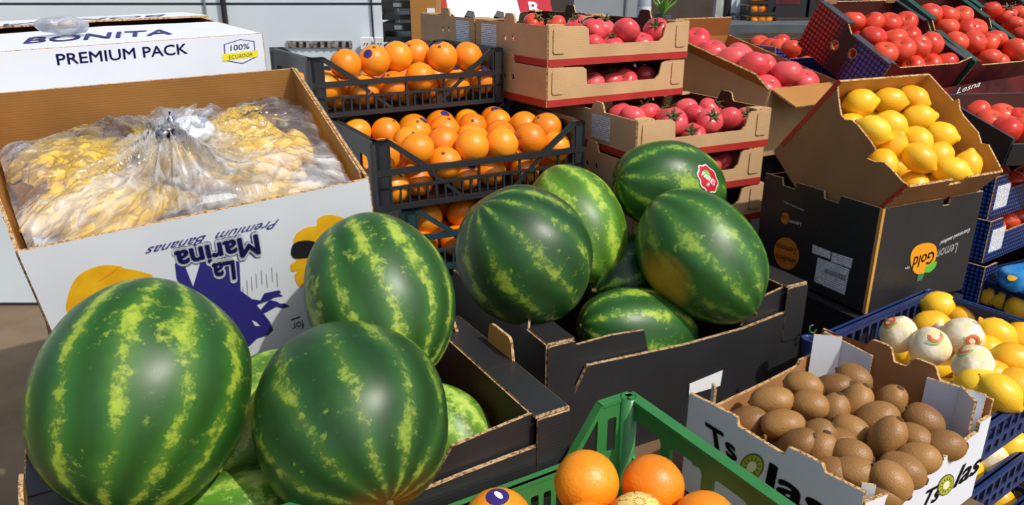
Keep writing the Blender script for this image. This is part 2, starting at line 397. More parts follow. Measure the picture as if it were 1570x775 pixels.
def peel(name, c, c2, rough, bscale, bstr, sss=.0, spec=.5):
    q = N(name).set(rough, spec); v = q.coord(); n = q.noise(v, 14, 3); info = q.new('ShaderNodeObjectInfo')
    k = q.math('ADD', q.math('MULTIPLY', n, .7), q.math('MULTIPLY', info.outputs['Random'], .5))
    q.col(q.ramp(k, [(.3, rgb(*c2)), (.75, rgb(*c))])); h = q.noise(v, bscale, 2); q.bump(h, bstr, .0015)
    return q.mat
M_orange = peel('orange_peel', (246, 150, 26), (230, 118, 10), .38, 260, .35)
M_lemon = peel('lemon_peel', (252, 204, 44), (240, 172, 26), .36, 240, .3)
M_pink = peel('pink_tomato_skin', (226, 90, 92), (208, 62, 68), .16, 8, .03)
M_redt = peel('red_tomato_skin', (226, 84, 52), (206, 52, 34), .16, 8, .03)
M_kiwi = peel('kiwi_skin', (164, 120, 66), (126, 88, 46), .42, 420, .5, spec=.45)
M_calyx = simple('tomato_calyx', (80, 84, 34), .7, .4, 60); M_stem = simple('dry_stem', (110, 92, 50), .8, .4, 60); M_kstem = simple('kiwi_stem_end', (92, 66, 40), .9, .5, 200)
M_banana = None
def banana_mat():
    q = N('banana_skin').set(.45, .4); v = q.coord(); s = q.new('ShaderNodeSeparateXYZ'); q.link(v, s.inputs[0])
    n = q.noise(v, 30, 4); x = q.math('ADD', s.outputs['X'], q.math('MULTIPLY', q.math('SUBTRACT', n, .5), .03))
    c = q.ramp(q.math('ADD', q.math('MULTIPLY', x, 4.0), .5), [(.09, rgb(70, 50, 24)), (.14, rgb(236, 196, 60)), (.5, rgb(250, 210, 48)), (.86, rgb(232, 196, 66)), (.93, rgb(84, 66, 30))])
    q.col(q.mix(q.ramp(q.noise(v, 120, 3), [(.66, (0, 0, 0, 1)), (.72, (.5, .5, .5, 1))]), c, rgb(120, 80, 30))); return q.mat
M_banana = banana_mat()

def star(n, r0, r1, up):
    g = G()
    for k in range(n):
        a = 2 * math.pi * k / n; d = Vector((math.cos(a), math.sin(a), 0)); s = Vector((-d.y, d.x, 0)) * r0 * .5
        b = [Vector((0, 0, 0)) - s, d * r1 * .5 - s * 1.1 + Vector((0, 0, up * .6)), d * r1 + Vector((0, 0, up)), d * r1 * .5 + s * 1.1 + Vector((0, 0, up * .6)), s]
        t = Vector((0, 0, .0012)); g.add(b + [p + t for p in b], [(0, 1, 2, 3, 4), (9, 8, 7, 6, 5), (0, 5, 6, 1), (1, 6, 7, 2), (2, 7, 8, 3), (3, 8, 9, 4)])
    return g
PROTO = {}
HID = []
def proto(key, name, geo, mat, kids=()):
    o = obj(name, geo, mat); HID.append(o)
    for kn, kg, km in kids: obj(kn, kg, km, o)
    PROTO[key] = o; return o
def lobed(R, fl, lob, n, seed):
    g = ellipsoid(R, R, R * fl, 28, 18)
    vs = []
    for (x, y, z) in g.v:
        a = math.atan2(y, x); r = math.hypot(x, y) / R; k = 1 + lob * math.cos(n * a + seed) * r * (.4 + .6 * max(0, z / (R * fl)))
        zz = z - (R * .20 * math.exp(-(r / .28) ** 2) if z > 0 else 0)
        vs.append((x * k, y * k, zz))
    g.v = vs; return g
btn = G(); btn.lathe([(.0001, .002), (.004, .0015), (.005, -.001)], 8)
for k, fl in enumerate((.93, .97, .9)):
    R_ = .041
    g = ellipsoid(R_, R_, R_ * fl, 28, 18, .03, k); kid = G(); kid.add([(x, y, z + R_ * fl * .995) for x, y, z in btn.v], btn.f, 0, True)
    kids = [('stem_button', kid, M_stem)]
    if k == 1: kids.append(('sticker', patch((R_, R_, R_ * fl), (.55, .1, .8), .0125, CIRC, 1.012), M_purple))
    proto('orange%d' % k, 'orange', g, M_orange, kids)
for key, m, R_ in (('pink', M_pink, .041), ('red', M_redt, .040)):
    for k in range(4):
        g = lobed(R_, (.80, .76, .84, .78)[k], (.03, .05, .02, .04)[k], (5, 6, 4, 5)[k], k)
        kids = []
        if k in (1, 3):
            st = star(5, .008, .026, .010); st.v = [(x, y, z + R_ * (.80, .76, .84, .78)[k] - .006) for x, y, z in st.v]; kids.append(('calyx', st, M_calyx))
            sg = G(); sg.tube([(0, 0, R_ * .7), (.001, .001, R_ * .7 + .012), (.005, .002, R_ * .7 + .020)], [.0026, .002, .0024], 6); kids.append(('stalk', sg, M_calyx))
        else:
            sg = G(); sg.lathe([(.0001, .001), (.004, .001), (.006, -.003)], 8); sg.v = [(x, y, z + R_ * (.80, .76, .84, .78)[k] - .0075) for x, y, z in sg.v]; kids.append(('stem_scar', sg, M_stem))
        proto('%s%d' % (key, k), 'tomato', g, m, kids)
def lemon_geo(R, L, seed):
    pr = [(-.5, .0002), (-.495, .10), (-.475, .17), (-.44, .26), (-.38, .52), (-.28, .80), (-.14, .97), (0, 1), (.14, .965), (.27, .80), (.36, .54), (.41, .36), (.445, .26), (.475, .20), (.495, .12), (.5, .0002)]
    g = G(); g.lathe([(r * R, z * L) for z, r in pr], 26); vs = []
    for p in g.v:
        p = Vector(p); s = 1 + .05 * noise.noise(p * 22 + Vector((seed * 5, 0, 0))); vs.append((p.x * s, p.y * s, p.z))
    g.v = vs; return g
for k in range(3):
    R_ = (.033, .035, .034)[k]; L_ = (.094, .092, .09)[k]; kid = G(); kid.add([(x * .9, y * .9, -z - L_ * .492) for x, y, z in btn.v], [f[::-1] for f in btn.f], 0, True)
    proto('lemon%d' % k, 'lemon', lemon_geo(R_, L_, k), M_lemon, [('stem_button', kid, M_stem)])
for k in range(3):
    a, b, c = ((.0245, .0235, .031), (.025, .0225, .0335), (.0235, .0235, .029))[k]
    ring = G(); ring.lathe([(.0002, .0018), (.0025, .0008), (.004, .0018), (.0055, .0002), (.006, -.0018)], 10); ring.v = [(x, y, z + c * .995) for x, y, z in ring.v]
    tip = G(); tip.lathe([(.0002, -.0025), (.002, -.002), (.0032, .001)], 8); tip.v = [(x, y, z - c * .985) for x, y, z in tip.v]
    proto('kiwi%d' % k, 'kiwi', ellipsoid(a, b, c, 26, 18, .05, k, .92), M_kiwi, [('stem_end', ring, M_kstem), ('blossom_end', tip, M_kstem)])
# paper-wrapped lemon
q = N('fruit_tissue').set(.35, .4); v = q.coord(); n = q.noise(v, 38, 5, .65); q.col(q.ramp(n, [(.3, rgb(232, 206, 134)), (.62, rgb(248, 240, 220))])); q.bump(n, .6, .004); M_tissue = q.mat
M_logo_o = simple('tissue_orange_print', (232, 106, 50), .5, .2, 60); M_logo_g = simple('tissue_green_print', (150, 206, 110), .5, .2, 60)
def ringpatch(R, d, r0, r1, lift=1.012, a0=0, a1=6.283):
    d = Vector(d).normalized(); a = d.orthogonal().normalized(); b = d.cross(a); vs = []; F = []; n = 20; c0 = Vector((d.x * R[0], d.y * R[1], d.z * R[2]))
    for r in (r0, r1):
        for k in range(n + 1):
            t = a0 + (a1 - a0) * k / n; p = c0 + (a * math.cos(t) + b * math.sin(t)) * r; kk = math.sqrt((p.x / R[0]) ** 2 + (p.y / R[1]) ** 2 + (p.z / R[2]) ** 2); vs.append(p / kk * lift)
    for k in range(n): F.append((k, k + 1, n + 2 + k, n + 1 + k))
    g = G(); g.add(vs, F, 0, True); return g
for k in range(2):
    R3 = (.035, .034, .038); g = ellipsoid(*R3, 30, 20, .10, k + 9)
    vs = []
    for p in g.v: p = Vector(p); s = 1 + .05 * (.5 - abs(noise.noise(p * 34))); vs.append(p * s)
    g.v = [tuple(p) for p in vs]
    tw = G(); tw.tube([(0, 0, -.035), (.003, .002, -.045), (.008, -.002, -.052)], [.012, .006, .012], 9)
    proto('wrapped%d' % k, 'wrapped_lemon', g, M_tissue, [('orange_emblem', ringpatch(R3, (0, .5, .86), .007, .0125, 1.05), M_logo_o), ('green_emblem', ringpatch(R3, (.05, .5, .86), .0145, .018, 1.05, .3, 3.6), M_logo_g), ('orange_emblem', ringpatch(R3, (.8, -.3, .4), .006, .0115, 1.05), M_logo_o), ('twisted_end', tw, M_tissue)])

def put(key, pos, R=None, label='', cat='', group=None, scale=1.0):
    o = copy_tree(PROTO[key]); o.matrix_world = Matrix.Translation(Vector(pos)) @ (R or Matrix.Identity(4)) @ Matrix.Scale(scale, 4)
    return tag(o, label, cat, group)
def rnd_rot(tilt=.6):
    return orient(Vector((RND.gauss(0, tilt), RND.gauss(0, tilt) - .25, 1)), RND.random() * 6.28)

# ---------------------------------------------------------------- watermelons
def melon_mat(i, dark, light, n=10, amt=.0, spot=None, gloss=.32):
    q = N('watermelon_rind_%d' % i).set(gloss, .45); v = q.coord(); s = q.new('ShaderNodeSeparateXYZ'); q.link(v, s.inputs[0])
    ang = q.math('ARCTAN2', s.outputs['Y'], s.outputs['X'])
    lo = q.noise(v, 6, 2, .5); hi = q.noise(v, 48, 6, .72); md = q.noise(v, 15, 3, .6)
    st = q.math('SINE', q.math('ADD', q.math('ADD', q.math('MULTIPLY', ang, n), q.math('MULTIPLY', lo, 3.2)), q.math('MULTIPLY', md, 2.2)))
    wide = q.math('ADD', q.math('MULTIPLY', st, .5), .5); thin = q.math('POWER', wide, 3.0)
    f2 = q.noise(v, 130, 4, .7)
    val = q.math('ADD', q.math('MULTIPLY', thin, .50), q.math('MULTIPLY', q.math('SUBTRACT', hi, .5), 2.3))
    val = q.math('ADD', val, q.math('MULTIPLY', q.math('SUBTRACT', md, .5), 1.5))
    val = q.math('ADD', val, q.math('MULTIPLY', q.math('SUBTRACT', f2, .5), 1.5))
    val = q.math('ADD', val, amt)
    d = rgb(*dark); l = rgb(*light)
    mx = lambda k: tuple((1 - k) * a + k * b for a, b in zip(d, l))
    dk = tuple(x * .6 for x in d[:3]) + (1,)
    base = q.ramp(q.math('ADD', q.math('MULTIPLY', wide, .55), q.math('MULTIPLY', md, .5)), [(.25, dk), (.62, d), (.95, mx(.22))])
    soft = q.math('ADD', q.math('ADD', q.math('MULTIPLY', wide, .45), q.math('MULTIPLY', q.math('SUBTRACT', md, .5), 1.4)), q.math('MULTIPLY', q.math('SUBTRACT', hi, .5), 1.6))
    base = q.mix(q.ramp(q.math('ADD', soft, amt * .6), [(.40, (0, 0, 0, 1)), (.72, (.30, .30, .30, 1))]), base, l)
    k = q.ramp(val, [(.40, (0, 0, 0, 1)), (.58, (.42, .42, .42, 1)), (.95, (.95, .95, .95, 1))])
    c = q.mix(k, base, l)
    if spot:                                              # pale or rusty patch where the melon lay on the field
        sp, col, r0, r1 = spot; dn = q.new('ShaderNodeVectorMath', operation='DISTANCE'); q.link(v, dn.inputs[0]); dn.inputs[1].default_value = sp
        dd = q.math('ADD', dn.outputs['Value'], q.math('MULTIPLY', q.math('SUBTRACT', md, .5), .05))
        c = q.mix(q.ramp(dd, [(r0, (.85, .85, .85, 1)), (r1, (0, 0, 0, 1))]), c, rgb(*col))
    sc = q.noise(v, 22, 2); q.col(c); q.bump(sc, .08, .004); return q.mat
MELONS = {}
def melon(i, u, v, depth, a, c, axis, dark, light, label, n=10, amt=0, spot=None, group='watermelons', spin=0, b=None, gloss=.40):
    pos = at(u, v, depth); M = Matrix.Translation(pos) @ orient(vdir(*axis), spin)
    if spot:
        w = M.to_3x3().inverted() @ vdir(*spot[0]); R = (a, b or a, c); k = 1 / math.sqrt(sum((w[j] / R[j]) ** 2 for j in range(3))); spot = (tuple(w * k),) + spot[1:]
    g = ellipsoid(a, b or a, c, 64, 44, .045, i)
    o = obj('watermelon', g, melon_mat(i, dark, light, n, amt, spot, gloss)); o.matrix_world = M; tag(o, label, 'watermelon', group)
    s = G(); s.tube([(0, 0, -c * .985), (.001, .001, -c - .004), (.004, .002, -c - .009)], [.006, .004, .0045], 8); obj('stem', s, M_stem, o)
    s = G(); s.lathe([(.0003, -.001), (.004, 0), (.006, .003)], 10); s.v = [(x, y, c * .995 - z) for x, y, z in s.v]; obj('blossom_scar', s, M_stem, o)
    MELONS[i] = (o, (a, b or a, c), M); return o
# ---------------------------------------------------------------- box and crate builders
SIDES = {'front': (1, -1, Vector((1, 0, 0)), 0), 'back': (1, 1, Vector((-1, 0, 0)), 0), 'left': (0, -1, Vector((0, -1, 0)), 1), 'right': (0, 1, Vector((0, 1, 0)), 1)}
def side_panel(name, parent, side, w, d, poly, mats, t=.006, off=0, holes=()):
    """upright panel on one side of a box; poly in (along, z): along = x for front/back, y for left/right, in the box's own axes"""
    ax, sg, U, run = SIDES[side]; O = Vector((0, 0, 0)); O[ax] = sg * ((d if ax == 1 else w) / 2 - off)
    f = U[run]
    g = G(); g.prism([(a * f, z) for a, z in poly], t, O, U, (0, 0, 1), (0, 1, 2), [[(a * f, z) for a, z in h] for h in holes])
    return obj(name, g, mats, parent)
def px_side(M, side, w, d, pts, off=0):
    ax, sg, U, run = SIDES[side]; val = sg * ((d if ax == 1 else w) / 2 - off); out = []
    for u, v in pts: p = loc(M, u, v, ax, val); out.append((p[run], p.z))
    return out
def rect(a0, z0, a1, z1): return [(a0, z0), (a1, z0), (a1, z1), (a0, z1)]
def rrect(a0, z0, a1, z1, r, n=4):
    out = []
    for cx, cz, s in ((a1 - r, z0 + r, -90), (a1 - r, z1 - r, 0), (a0 + r, z1 - r, 90), (a0 + r, z0 + r, 180)):
        for k in range(n + 1): t = rad(s + 90 * k / n); out.append((cx + r * math.cos(t), cz + r * math.sin(t)))
    return out
def tabpoly(c, w, z0, hgt, r=.012):
    p = [(c - w / 2 - .006, z0)]
    for k in range(5): t = rad(180 - 90 * k / 4); p.append((c - w / 2 + r + r * math.cos(t), z0 + hgt - r + r * math.sin(t)))
    for k in range(5): t = rad(90 - 90 * k / 4); p.append((c + w / 2 - r + r * math.cos(t), z0 + hgt - r + r * math.sin(t)))
    return p + [(c + w / 2 + .006, z0)]
def floor_panel(parent, w, d, mat, z=.003, t=.006, name='bottom'):
    g = G(); g.box((0, 0, z), (w - .004, d - .004, t)); return obj(name, g, mat, parent)

def melon_crate(name, label, top, rot, w, d, h, front, flaps, tabs, group='black watermelon crates'):
    M = boxframe(top, rot, h); t = thing(name, label, 'crate', M, group)
    mats = [M_black_board, M_dark_in, M_tan_edge]
    floor_panel(t, w, d, M_dark_in)
    F = px_side(M, 'front', w, d, front)
    side_panel('front_wall', t, 'front', w, d, [(-w / 2, 0), (w / 2, 0)] + F[::-1], mats, .008)
    for f in flaps:
        side_panel('inner_flap', t, 'front', w, d, [(f[0][0], .02), (f[-1][0], .02)] + f[::-1], mats, .006, .012)
    side_panel('back_wall', t, 'back', w, d, [(-w / 2, 0), (w / 2, 0), (w / 2, h - .045), (w * .32, h - .06), (-w * .32, h - .06), (-w / 2, h - .045)], mats, .008)
    for sd_, sg in (('left', -1), ('right', 1)):
        side_panel('end_wall', t, sd_, w, d, [(-d / 2, 0), (d / 2, 0), (d / 2, h), (-d / 2, h)], mats, .006)
        bw = .055
        g = G(); g.prism(rect(-d / 2, 0, d / 2, bw), .006, (sg * w / 2, 0, h), (0, 1, 0), (-sg, 0, 0), (0, 1, 2) if sg > 0 else (1, 0, 2))
        band = obj('folded_band', g, mats, t)
        g = G(); g.prism(rect(-d / 2 + .012, h - .12, d / 2 - .012, h), .006, (sg * (w / 2 - bw), 0, 0), (0, sg, 0), (0, 0, 1), (1, 1, 2)); obj('inner_end_wall', g, mats, t)
        for sy in (-1, 1):
            g = G(); g.prism(rrect(-.0275, h - .125, .0275, h - .002, .004, 2), .004, (sg * (w / 2 - .0275), sy * (d / 2 + .0045), 0), (1, 0, 0), (0, 0, 1), (0, 0, 2)); obj('band_end', g, mats, t)
        for y in (-d * .08,):
            g = G(); g.box((sg * (w / 2 - bw / 2), y, h + .0034), (bw, .0012, .0008)); obj('crease', g, M_dark_in, band)
    for sg, y, wd, hg, ln, off in tabs:
        g = G(); g.prism(tabpoly(0, wd, 0, hg), .005, (sg * (w / 2 - off), y, h - .004), (0, sg, 0), Vector((-sg * ln, 0, 1)).normalized(), (0, 1, 2)); obj('torn_tab', g, [M_black_board, M_tray, M_tan_edge], t)
    return t, M

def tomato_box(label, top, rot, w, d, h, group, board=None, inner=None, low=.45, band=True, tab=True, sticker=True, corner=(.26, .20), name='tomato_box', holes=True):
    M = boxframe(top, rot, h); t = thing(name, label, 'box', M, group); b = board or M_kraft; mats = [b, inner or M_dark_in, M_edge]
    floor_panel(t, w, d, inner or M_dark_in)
    cl, cr = corner
    for sd_ in ('front', 'back'):
        x0, x1 = -w / 2, w / 2
        side_panel('long_wall', t, sd_, w, d, [(x0, 0), (x1, 0), (x1, h), (x1 - w * cr + .02, h * .97), (x1 - w * cr + .008, h * .92), (x1 - w * cr, h * .6), (x1 - w * cr - .012, h * low), (x0 + w * cl + .004, h * low), (x0 + w * cl, h * .9), (x0 + w * cl - .012, h * .97), (x0, h)], mats, .005)
        if band:
            g = G(); sg = -1 if sd_ == 'front' else 1; g.box((0, sg * (d / 2 + .0028), h * .09), (w, .0008, h * .18)); obj('red_band', g, M_red, t)
    for sd_ in ('left', 'right'):
        hs = [[(-.022 + .008 * math.cos(a), h * .62 + .008 * math.sin(a)) for a in [k * .7854 for k in range(8)]], [(.022 + .008 * math.cos(a), h * .60 + .008 * math.sin(a)) for a in [k * .7854 for k in range(8)]]] if holes else []
        poly = [(-d / 2, 0), (d / 2, 0), (d / 2, h)] + ([(x, z) for x, z in tabpoly(0, .05, h, .024)][::-1] if tab else []) + [(-d / 2, h)]
        p = side_panel('end_wall', t, sd_, w, d, poly, mats, .005, holes=hs)
        if band:
            sg = -1 if sd_ == 'left' else 1; g = G(); g.box((sg * (w / 2 + .0028), 0, h * .09), (.0008, d, h * .18)); obj('red_band', g, M_red, t)
        if sticker and sd_ == 'left':
            g = G(); g.box((-w / 2 - .003, {1: d * .30, 2: -d * .30, 3: -d * .05}[sticker], h * .60), (.0008, .085, h * .62)); obj('paper_label', g, M_label, p)
    for sx in (-1, 1):                                   # folded locking tabs at the front corners
        g = G(); g.prism(rrect(-.018, h * .32, .018, h * .92, .006), .0025, (sx * (w / 2 - .03), -d / 2 - .0042, 0), (1, 0, 0), (0, 0, 1), (0, 1, 2)); obj('locking_tab', g, mats, t)
        g = G(); g.prism([(0, 0), (.05, 0), (.05, .04), (.012, .03), (0, .012)], .004, (sx * w / 2, -d / 2, h), (-sx, 0, 0), (0, 1, 0), (0, 0, 2) if sx < 0 else (0, 0, 2)); obj('corner_flap', g, mats, t)
        g = G(); g.prism([(0, 0), (.05, 0), (.05, .04), (.012, .03), (0, .012)], .004, (sx * w / 2, d / 2, h), (-sx, 0, 0), (0, -1, 0), (0, 0, 2)); obj('corner_flap', g, mats, t)
    return t, M

def slat_crate(label, top, rot, w, d, h, group, mat=None, name='fruit_crate', nslat=22, ext=True):
    """black plastic crate: four posts, low slatted long sides with diagonal struts, closed ends"""
    mat = mat or M_black_pl; M = boxframe(top, rot, h); t = thing(name, label, 'crate', M, group)
    g = G(); g.box((0, 0, .004), (w - .01, d - .01, .006)); obj('bottom', g, mat, t)
    for sx in (-1, 1):
        for sy in (-1, 1):
            g = G(); g.box((sx * (w / 2 - .013), sy * (d / 2 - .004), h / 2), (.026, .008, h)); g.box((sx * (w / 2 - .004), sy * (d / 2 - .02), h / 2), (.008, .04, h)); g.box((sx * (w / 2 - .03), sy * (d / 2 - .012), h / 2), (.005, .02, h))
            g.box((sx * (w / 2 - .018), sy * (d / 2 - .013), h - .002), (.036, .026, .004)); obj('corner_post', g, mat, t)
    for sy in (-1, 1):
        y = sy * (d / 2 - .004)
        for nm, z, hh, th in (('top_rail', h * .56, h * .09, .010), ('middle_rail', h * .33, h * .045, .008), ('bottom_rail', h * .05, h * .08, .010)):
            g = G(); g.box((0, y, z), (w, th, hh)); obj(nm, g, mat, t)
        for sx in (-1, 1):
            g = G(); g.bar((sx * (w / 2 - .034), y, h - .006), (sx * (w / 2 - .115), y, h * .58), .012, .007); g.bar((sx * (w / 2 - .12), y, h * .52), (sx * (w / 2 - .20), y, h * .08), .008, .004)
            g.box((sx * (w / 2 - .018), y, h - .005), (.036, .008, .010)); obj('strut', g, mat, t)
        for k in range(1, nslat):
            x = -w / 2 + .03 + (w - .06) * k / nslat
            g = G(); g.box((x, y, h * .20), (.0045 if k % 5 else .007, .005, h * .27))
            if k % 5 == 0: g.box((x, y, h * .44), (.005, .005, h * .2))
            obj('slat', g, mat, t)
    for sx in (-1, 1):
        hs = [rrect(a - .028, h * .5, a + .028, h * .72, .008, 3) for a in (-d * .25, d * .25)] + [rrect(a - .02, h * .12, a + .02, h * .34, .006, 3) for a in (-d * .3, 0, d * .3)]
        p = side_panel('end_wall', t, 'left' if sx < 0 else 'right', w, d, rect(-d / 2 + .01, 0, d / 2 - .01, h), [mat] * 3, .006, .003, hs)
        g = G(); g.box((sx * (w / 2 - .004), 0, h - .004), (.014, d - .03, .007)); obj('end_rim', g, mat, t)
    return t, M

def pile(M, w, d, h, r, keys, rows, z, what, where, cat, group, size, n, zf, fsize=None, wt=.12, seen=None, rotf=None):
    a = place(M, keys, rows, z, what, where, cat, group, size, shape=(w, d, r * size)) if rows else []
    a += seen or []
    b = fill(M, keys, w - .02, d - .02, n[0], n[1], zf, what, where, cat, group, fsize or size * .95, rotf) if n else []
    relax([(o, wt) for o in a] + [(o, 1.0) for o in b], M, w - .008, d - .008, r, h)
    return a + b
def place(M, keys, rows, z, what, where, cat, group, size=1.0, rot=None, shape=None):
    """fruit of the visible layer: photo points on the layer plane z of the container, row by row"""
    out = []
    for row, pts in rows:
        pts = sorted(pts); n = len(pts)
        for i, p in enumerate(pts):
            L = loc(M, p[0], p[1], 2, z + (p[2] if len(p) > 2 else 0))
            if shape:                                     # keep the fruit inside the walls
                r = shape[2]
                if L.y < -shape[1] / 2 + r: L = loc(M, p[0], p[1], 1, -shape[1] / 2 + r)
                L.x = min(max(L.x, -shape[0] / 2 + r), shape[0] / 2 - r); L.y = min(L.y, shape[1] / 2 - r); L.z = max(L.z, r)
            pos = M @ L
            lab = '%s, %s in the %s row of %s' % (what, nth(i, n), row, where)
            o = put(keys[RND.randrange(len(keys))] if isinstance(keys, list) else keys, pos, rot(i) if rot else rnd_rot(), lab, cat, group, size * (.96 + .08 * RND.random())); out.append(o)
    return out
def relax(objs, M, w, d, r, hmax, it=30):
    """let a pile settle: fruit that press into each other move apart inside the box; the seen layer gives way least"""
    I = M.inverted(); P = [I @ o.matrix_world.translation for o, wt in objs]; W_ = [wt for o, wt in objs]; Z0 = [p.z for p in P]; R_ = [r * o.matrix_world.to_scale().x for o, wt in objs]
    for _ in range(it):
        for i in range(len(P)):
            for j in range(i):
                v = P[i] - P[j]; L = v.length; need = (R_[i] + R_[j]) * .97
                if L < need:
                    n = v / L if L > 1e-5 else Vector((0, 0, 1)); k = (need - L) / (W_[i] + W_[j]); P[i] += n * k * W_[i]; P[j] -= n * k * W_[j]
        for i in range(len(P)):
            p = P[i]; q = R_[i]; p.x = min(max(p.x, -w / 2 + q * .95), w / 2 - q * .95); p.y = min(max(p.y, -d / 2 + q * .95), d / 2 - q * .95); p.z = min(max(p.z, q + .006), Z0[i] + .008)
    for (o, wt), p in zip(objs, P): o.matrix_world.translation = M @ p
def fill(M, keys, w, d, nx, ny, z, what, where, cat, group, size=1.0, rot=None, jit=.004, skip=None):
    out = []
    for i in range(nx):
        for j in range(ny):
            p = Vector(((i + .5) / nx * w - w / 2 + RND.uniform(-jit, jit), (j + .5) / ny * d - d / 2 + RND.uniform(-jit, jit), z))
            if skip and skip(p): continue
            out.append(put(keys[RND.randrange(len(keys))], M @ p, rot(i) if rot else rnd_rot(), '%s low in %s, %s, %s row' % (what, where, nth(i, nx), 'front' if j == 0 else 'back' if j == ny - 1 else ORD[j]), cat, group + ', lower layer', size))
    return out
# ---------------------------------------------------------------- hidden supports
def table(label, ex0, ex1, ey0, ey1, z, rot=33, lw=.05):
    E = (Vector((math.cos(rad(rot)), math.sin(rad(rot)), 0)), Vector((-math.sin(rad(rot)), math.cos(rad(rot)), 0)))
    c = E[0] * (ex0 + ex1) / 2 + E[1] * (ey0 + ey1) / 2; w, d = ex1 - ex0, ey1 - ey0
    t = thing('display_table', label, 'table', frame((c.x, c.y, 0), (0, 0, rot)), 'display tables')
    n = max(2, int(d / .12))
    for k in range(n):
        g = G(); g.box((0, -d / 2 + (k + .5) * d / n, z - .012), (w, d / n - .006, .024)); obj('plank', g, M_wood, t)
    for sx in (-1, 1):
        for sy in (-1, 1):
            g = G(); g.box((sx * (w / 2 - lw), sy * (d / 2 - lw), (z - .024) / 2), (lw, lw, z - .024)); obj('leg', g, M_wood, t)
table('low plank table under the front watermelon crate and green crate', .0, 1.22, .10, .80, .778)
table('plank table under the rear watermelon crate', .56, 1.345, .83, 1.32, .727)
# ---------------------------------------------------------------- watermelon crates
w, d, h = .68, .36, .233
top1, rot1 = (-.303, .945, 1.011), (0, 0, 30)
M = boxframe(top1, rot1, h)
fl = px_side(M, 'front', w, d, [(640, 760), (662, 738), (693, 684), (750, 660), (818, 632)], .012)
melon_crate('watermelon_crate', 'black cardboard crate of big watermelons in front of the banana box', top1, rot1, w, d, h,
            [(60, 950), (300, 860), (560, 786), (720, 722), (826, 682), (868, 664)], [fl],
            [(1, .02, .075, .045, .0, .0), (1, .155, .06, .05, .25, .03), (-1, .10, .05, .05, .1, .0), (-1, -.06, .05, .05, .1, .0)])
w, d, h = .628, .408, .27
top2, rot2 = (.246, 1.51, .997), (0, 0, 27.5)
M = boxframe(top2, rot2, h)
f1 = px_side(M, 'front', w, d, [(844, 528), (885, 528), (935, 514), (986, 506), (993, 540)], .012); f2 = px_side(M, 'front', w, d, [(1136, 500), (1150, 470), (1166, 456), (1207, 437)], .012)
crate2, MC2 = melon_crate('watermelon_crate', 'black cardboard crate of watermelons left of the lemon box', top2, rot2, w, d, h,
            [(846, 628), (878, 606), (900, 560), (1050, 528), (1140, 503), (1214, 474), (1232, 466)], [f1, f2],
            [(-1, -.10, .06, .05, .15, .0), (-1, .06, .07, .05, .1, .01)])
# white paper slip pushed against the front wall of the rear crate
p0 = loc(MC2, 1055, 603, 1, -.204 - .008); g = G(); pts = [loc(MC2, u, v, 1, -.204 - .006) for u, v in ((1056, 606), (1104, 592), (1108, 568), (1057, 589))]
g.add([q - Vector((0, .0006, 0)) for q in pts] + pts, [(0, 1, 2, 3), (7, 6, 5, 4), (0, 4, 5, 1), (1, 5, 6, 2), (2, 6, 7, 3), (3, 7, 4, 0)]); obj('paper_slip', g, M_white, crate2)
# ---------------------------------------------------------------- watermelons
DK = (38, 76, 36); LT = (164, 190, 78); BR = (88, 138, 40); BL = (178, 206, 90)
melon(1, 220, 606, .93, .126, .144, (.05, .92, .35), (48, 98, 34), (158, 178, 56), 'huge striped watermelon at the left end of the front crate', 12, .08, spin=.4)
melon(2, 583, 457, 1.13, .109, .135, (-.40, .80, .30), (50, 98, 38), (164, 184, 70), 'striped oval watermelon leaning against the banana box', 11, .12, spin=.2)
melon(3, 540, 642, .98, .124, .134, (-.45, .62, .60), (42, 84, 36), (140, 164, 60), 'round dark watermelon with rusty underside at front right', 11, .03, ((.45, -.85, -.35), (130, 62, 24), .035, .085), spin=.9)
melon(4, 804, 392, 1.43, .128, .136, (-.55, .62, -.35), (42, 84, 38), (140, 166, 58), 'round dark watermelon at the left end of the rear crate', 11, .04, spin=.3)
melon(5, 884, 345, 1.67, .104, .142, (-.42, .82, .2), (86, 136, 38), (166, 190, 70), 'pale bright green watermelon behind the round dark one', 8, .22, spin=.8)
melon(6, 1027, 286, 1.74, .104, .139, (-.86, .10, -.35), (46, 96, 36), (146, 176, 56), 'dark watermelon with red sticker at the back of the crate', 8, .06, spin=.5)
melon(7, 1075, 393, 1.56, .119, .152, (-.62, .72, .15), (52, 102, 40), (138, 168, 62), 'large oval watermelon with yellow ground spot at the right', 11, .05, ((-.80, -.42, -.42), (206, 150, 40), .030, .075), spin=1.2)
melon(8, 978, 508, 1.57, .092, .142, (-.88, .12, -.43), (48, 98, 38), (160, 186, 64), 'low striped watermelon behind the front wall of the rear crate', 8, .10, spin=.1)
melon(9, 966, 424, 1.70, .095, .115, (.6, .2, .5), (34, 72, 34), (120, 160, 60), 'shadowed watermelon half hidden in the middle of the rear crate', 9, 0)
melon(10, 690, 668, 1.2, .066, .088, (-.5, .7, .3), (104, 150, 44), (182, 208, 96), 'pale green watermelon low at the right end of the front crate', 8, .30, spin=.4)
melon(11, 390, 650, 1.10, .072, .11, (.3, .8, .3), (96, 146, 44), (184, 206, 92), 'pale green watermelon between the two big dark ones', 8, .30, spin=.7)
melon(12, 375, 815, 1.0, .082, .12, (.85, .1, .2), (92, 146, 44), (174, 200, 90), 'pale green watermelon lying low under the huge one', 8, .25, spin=.2)
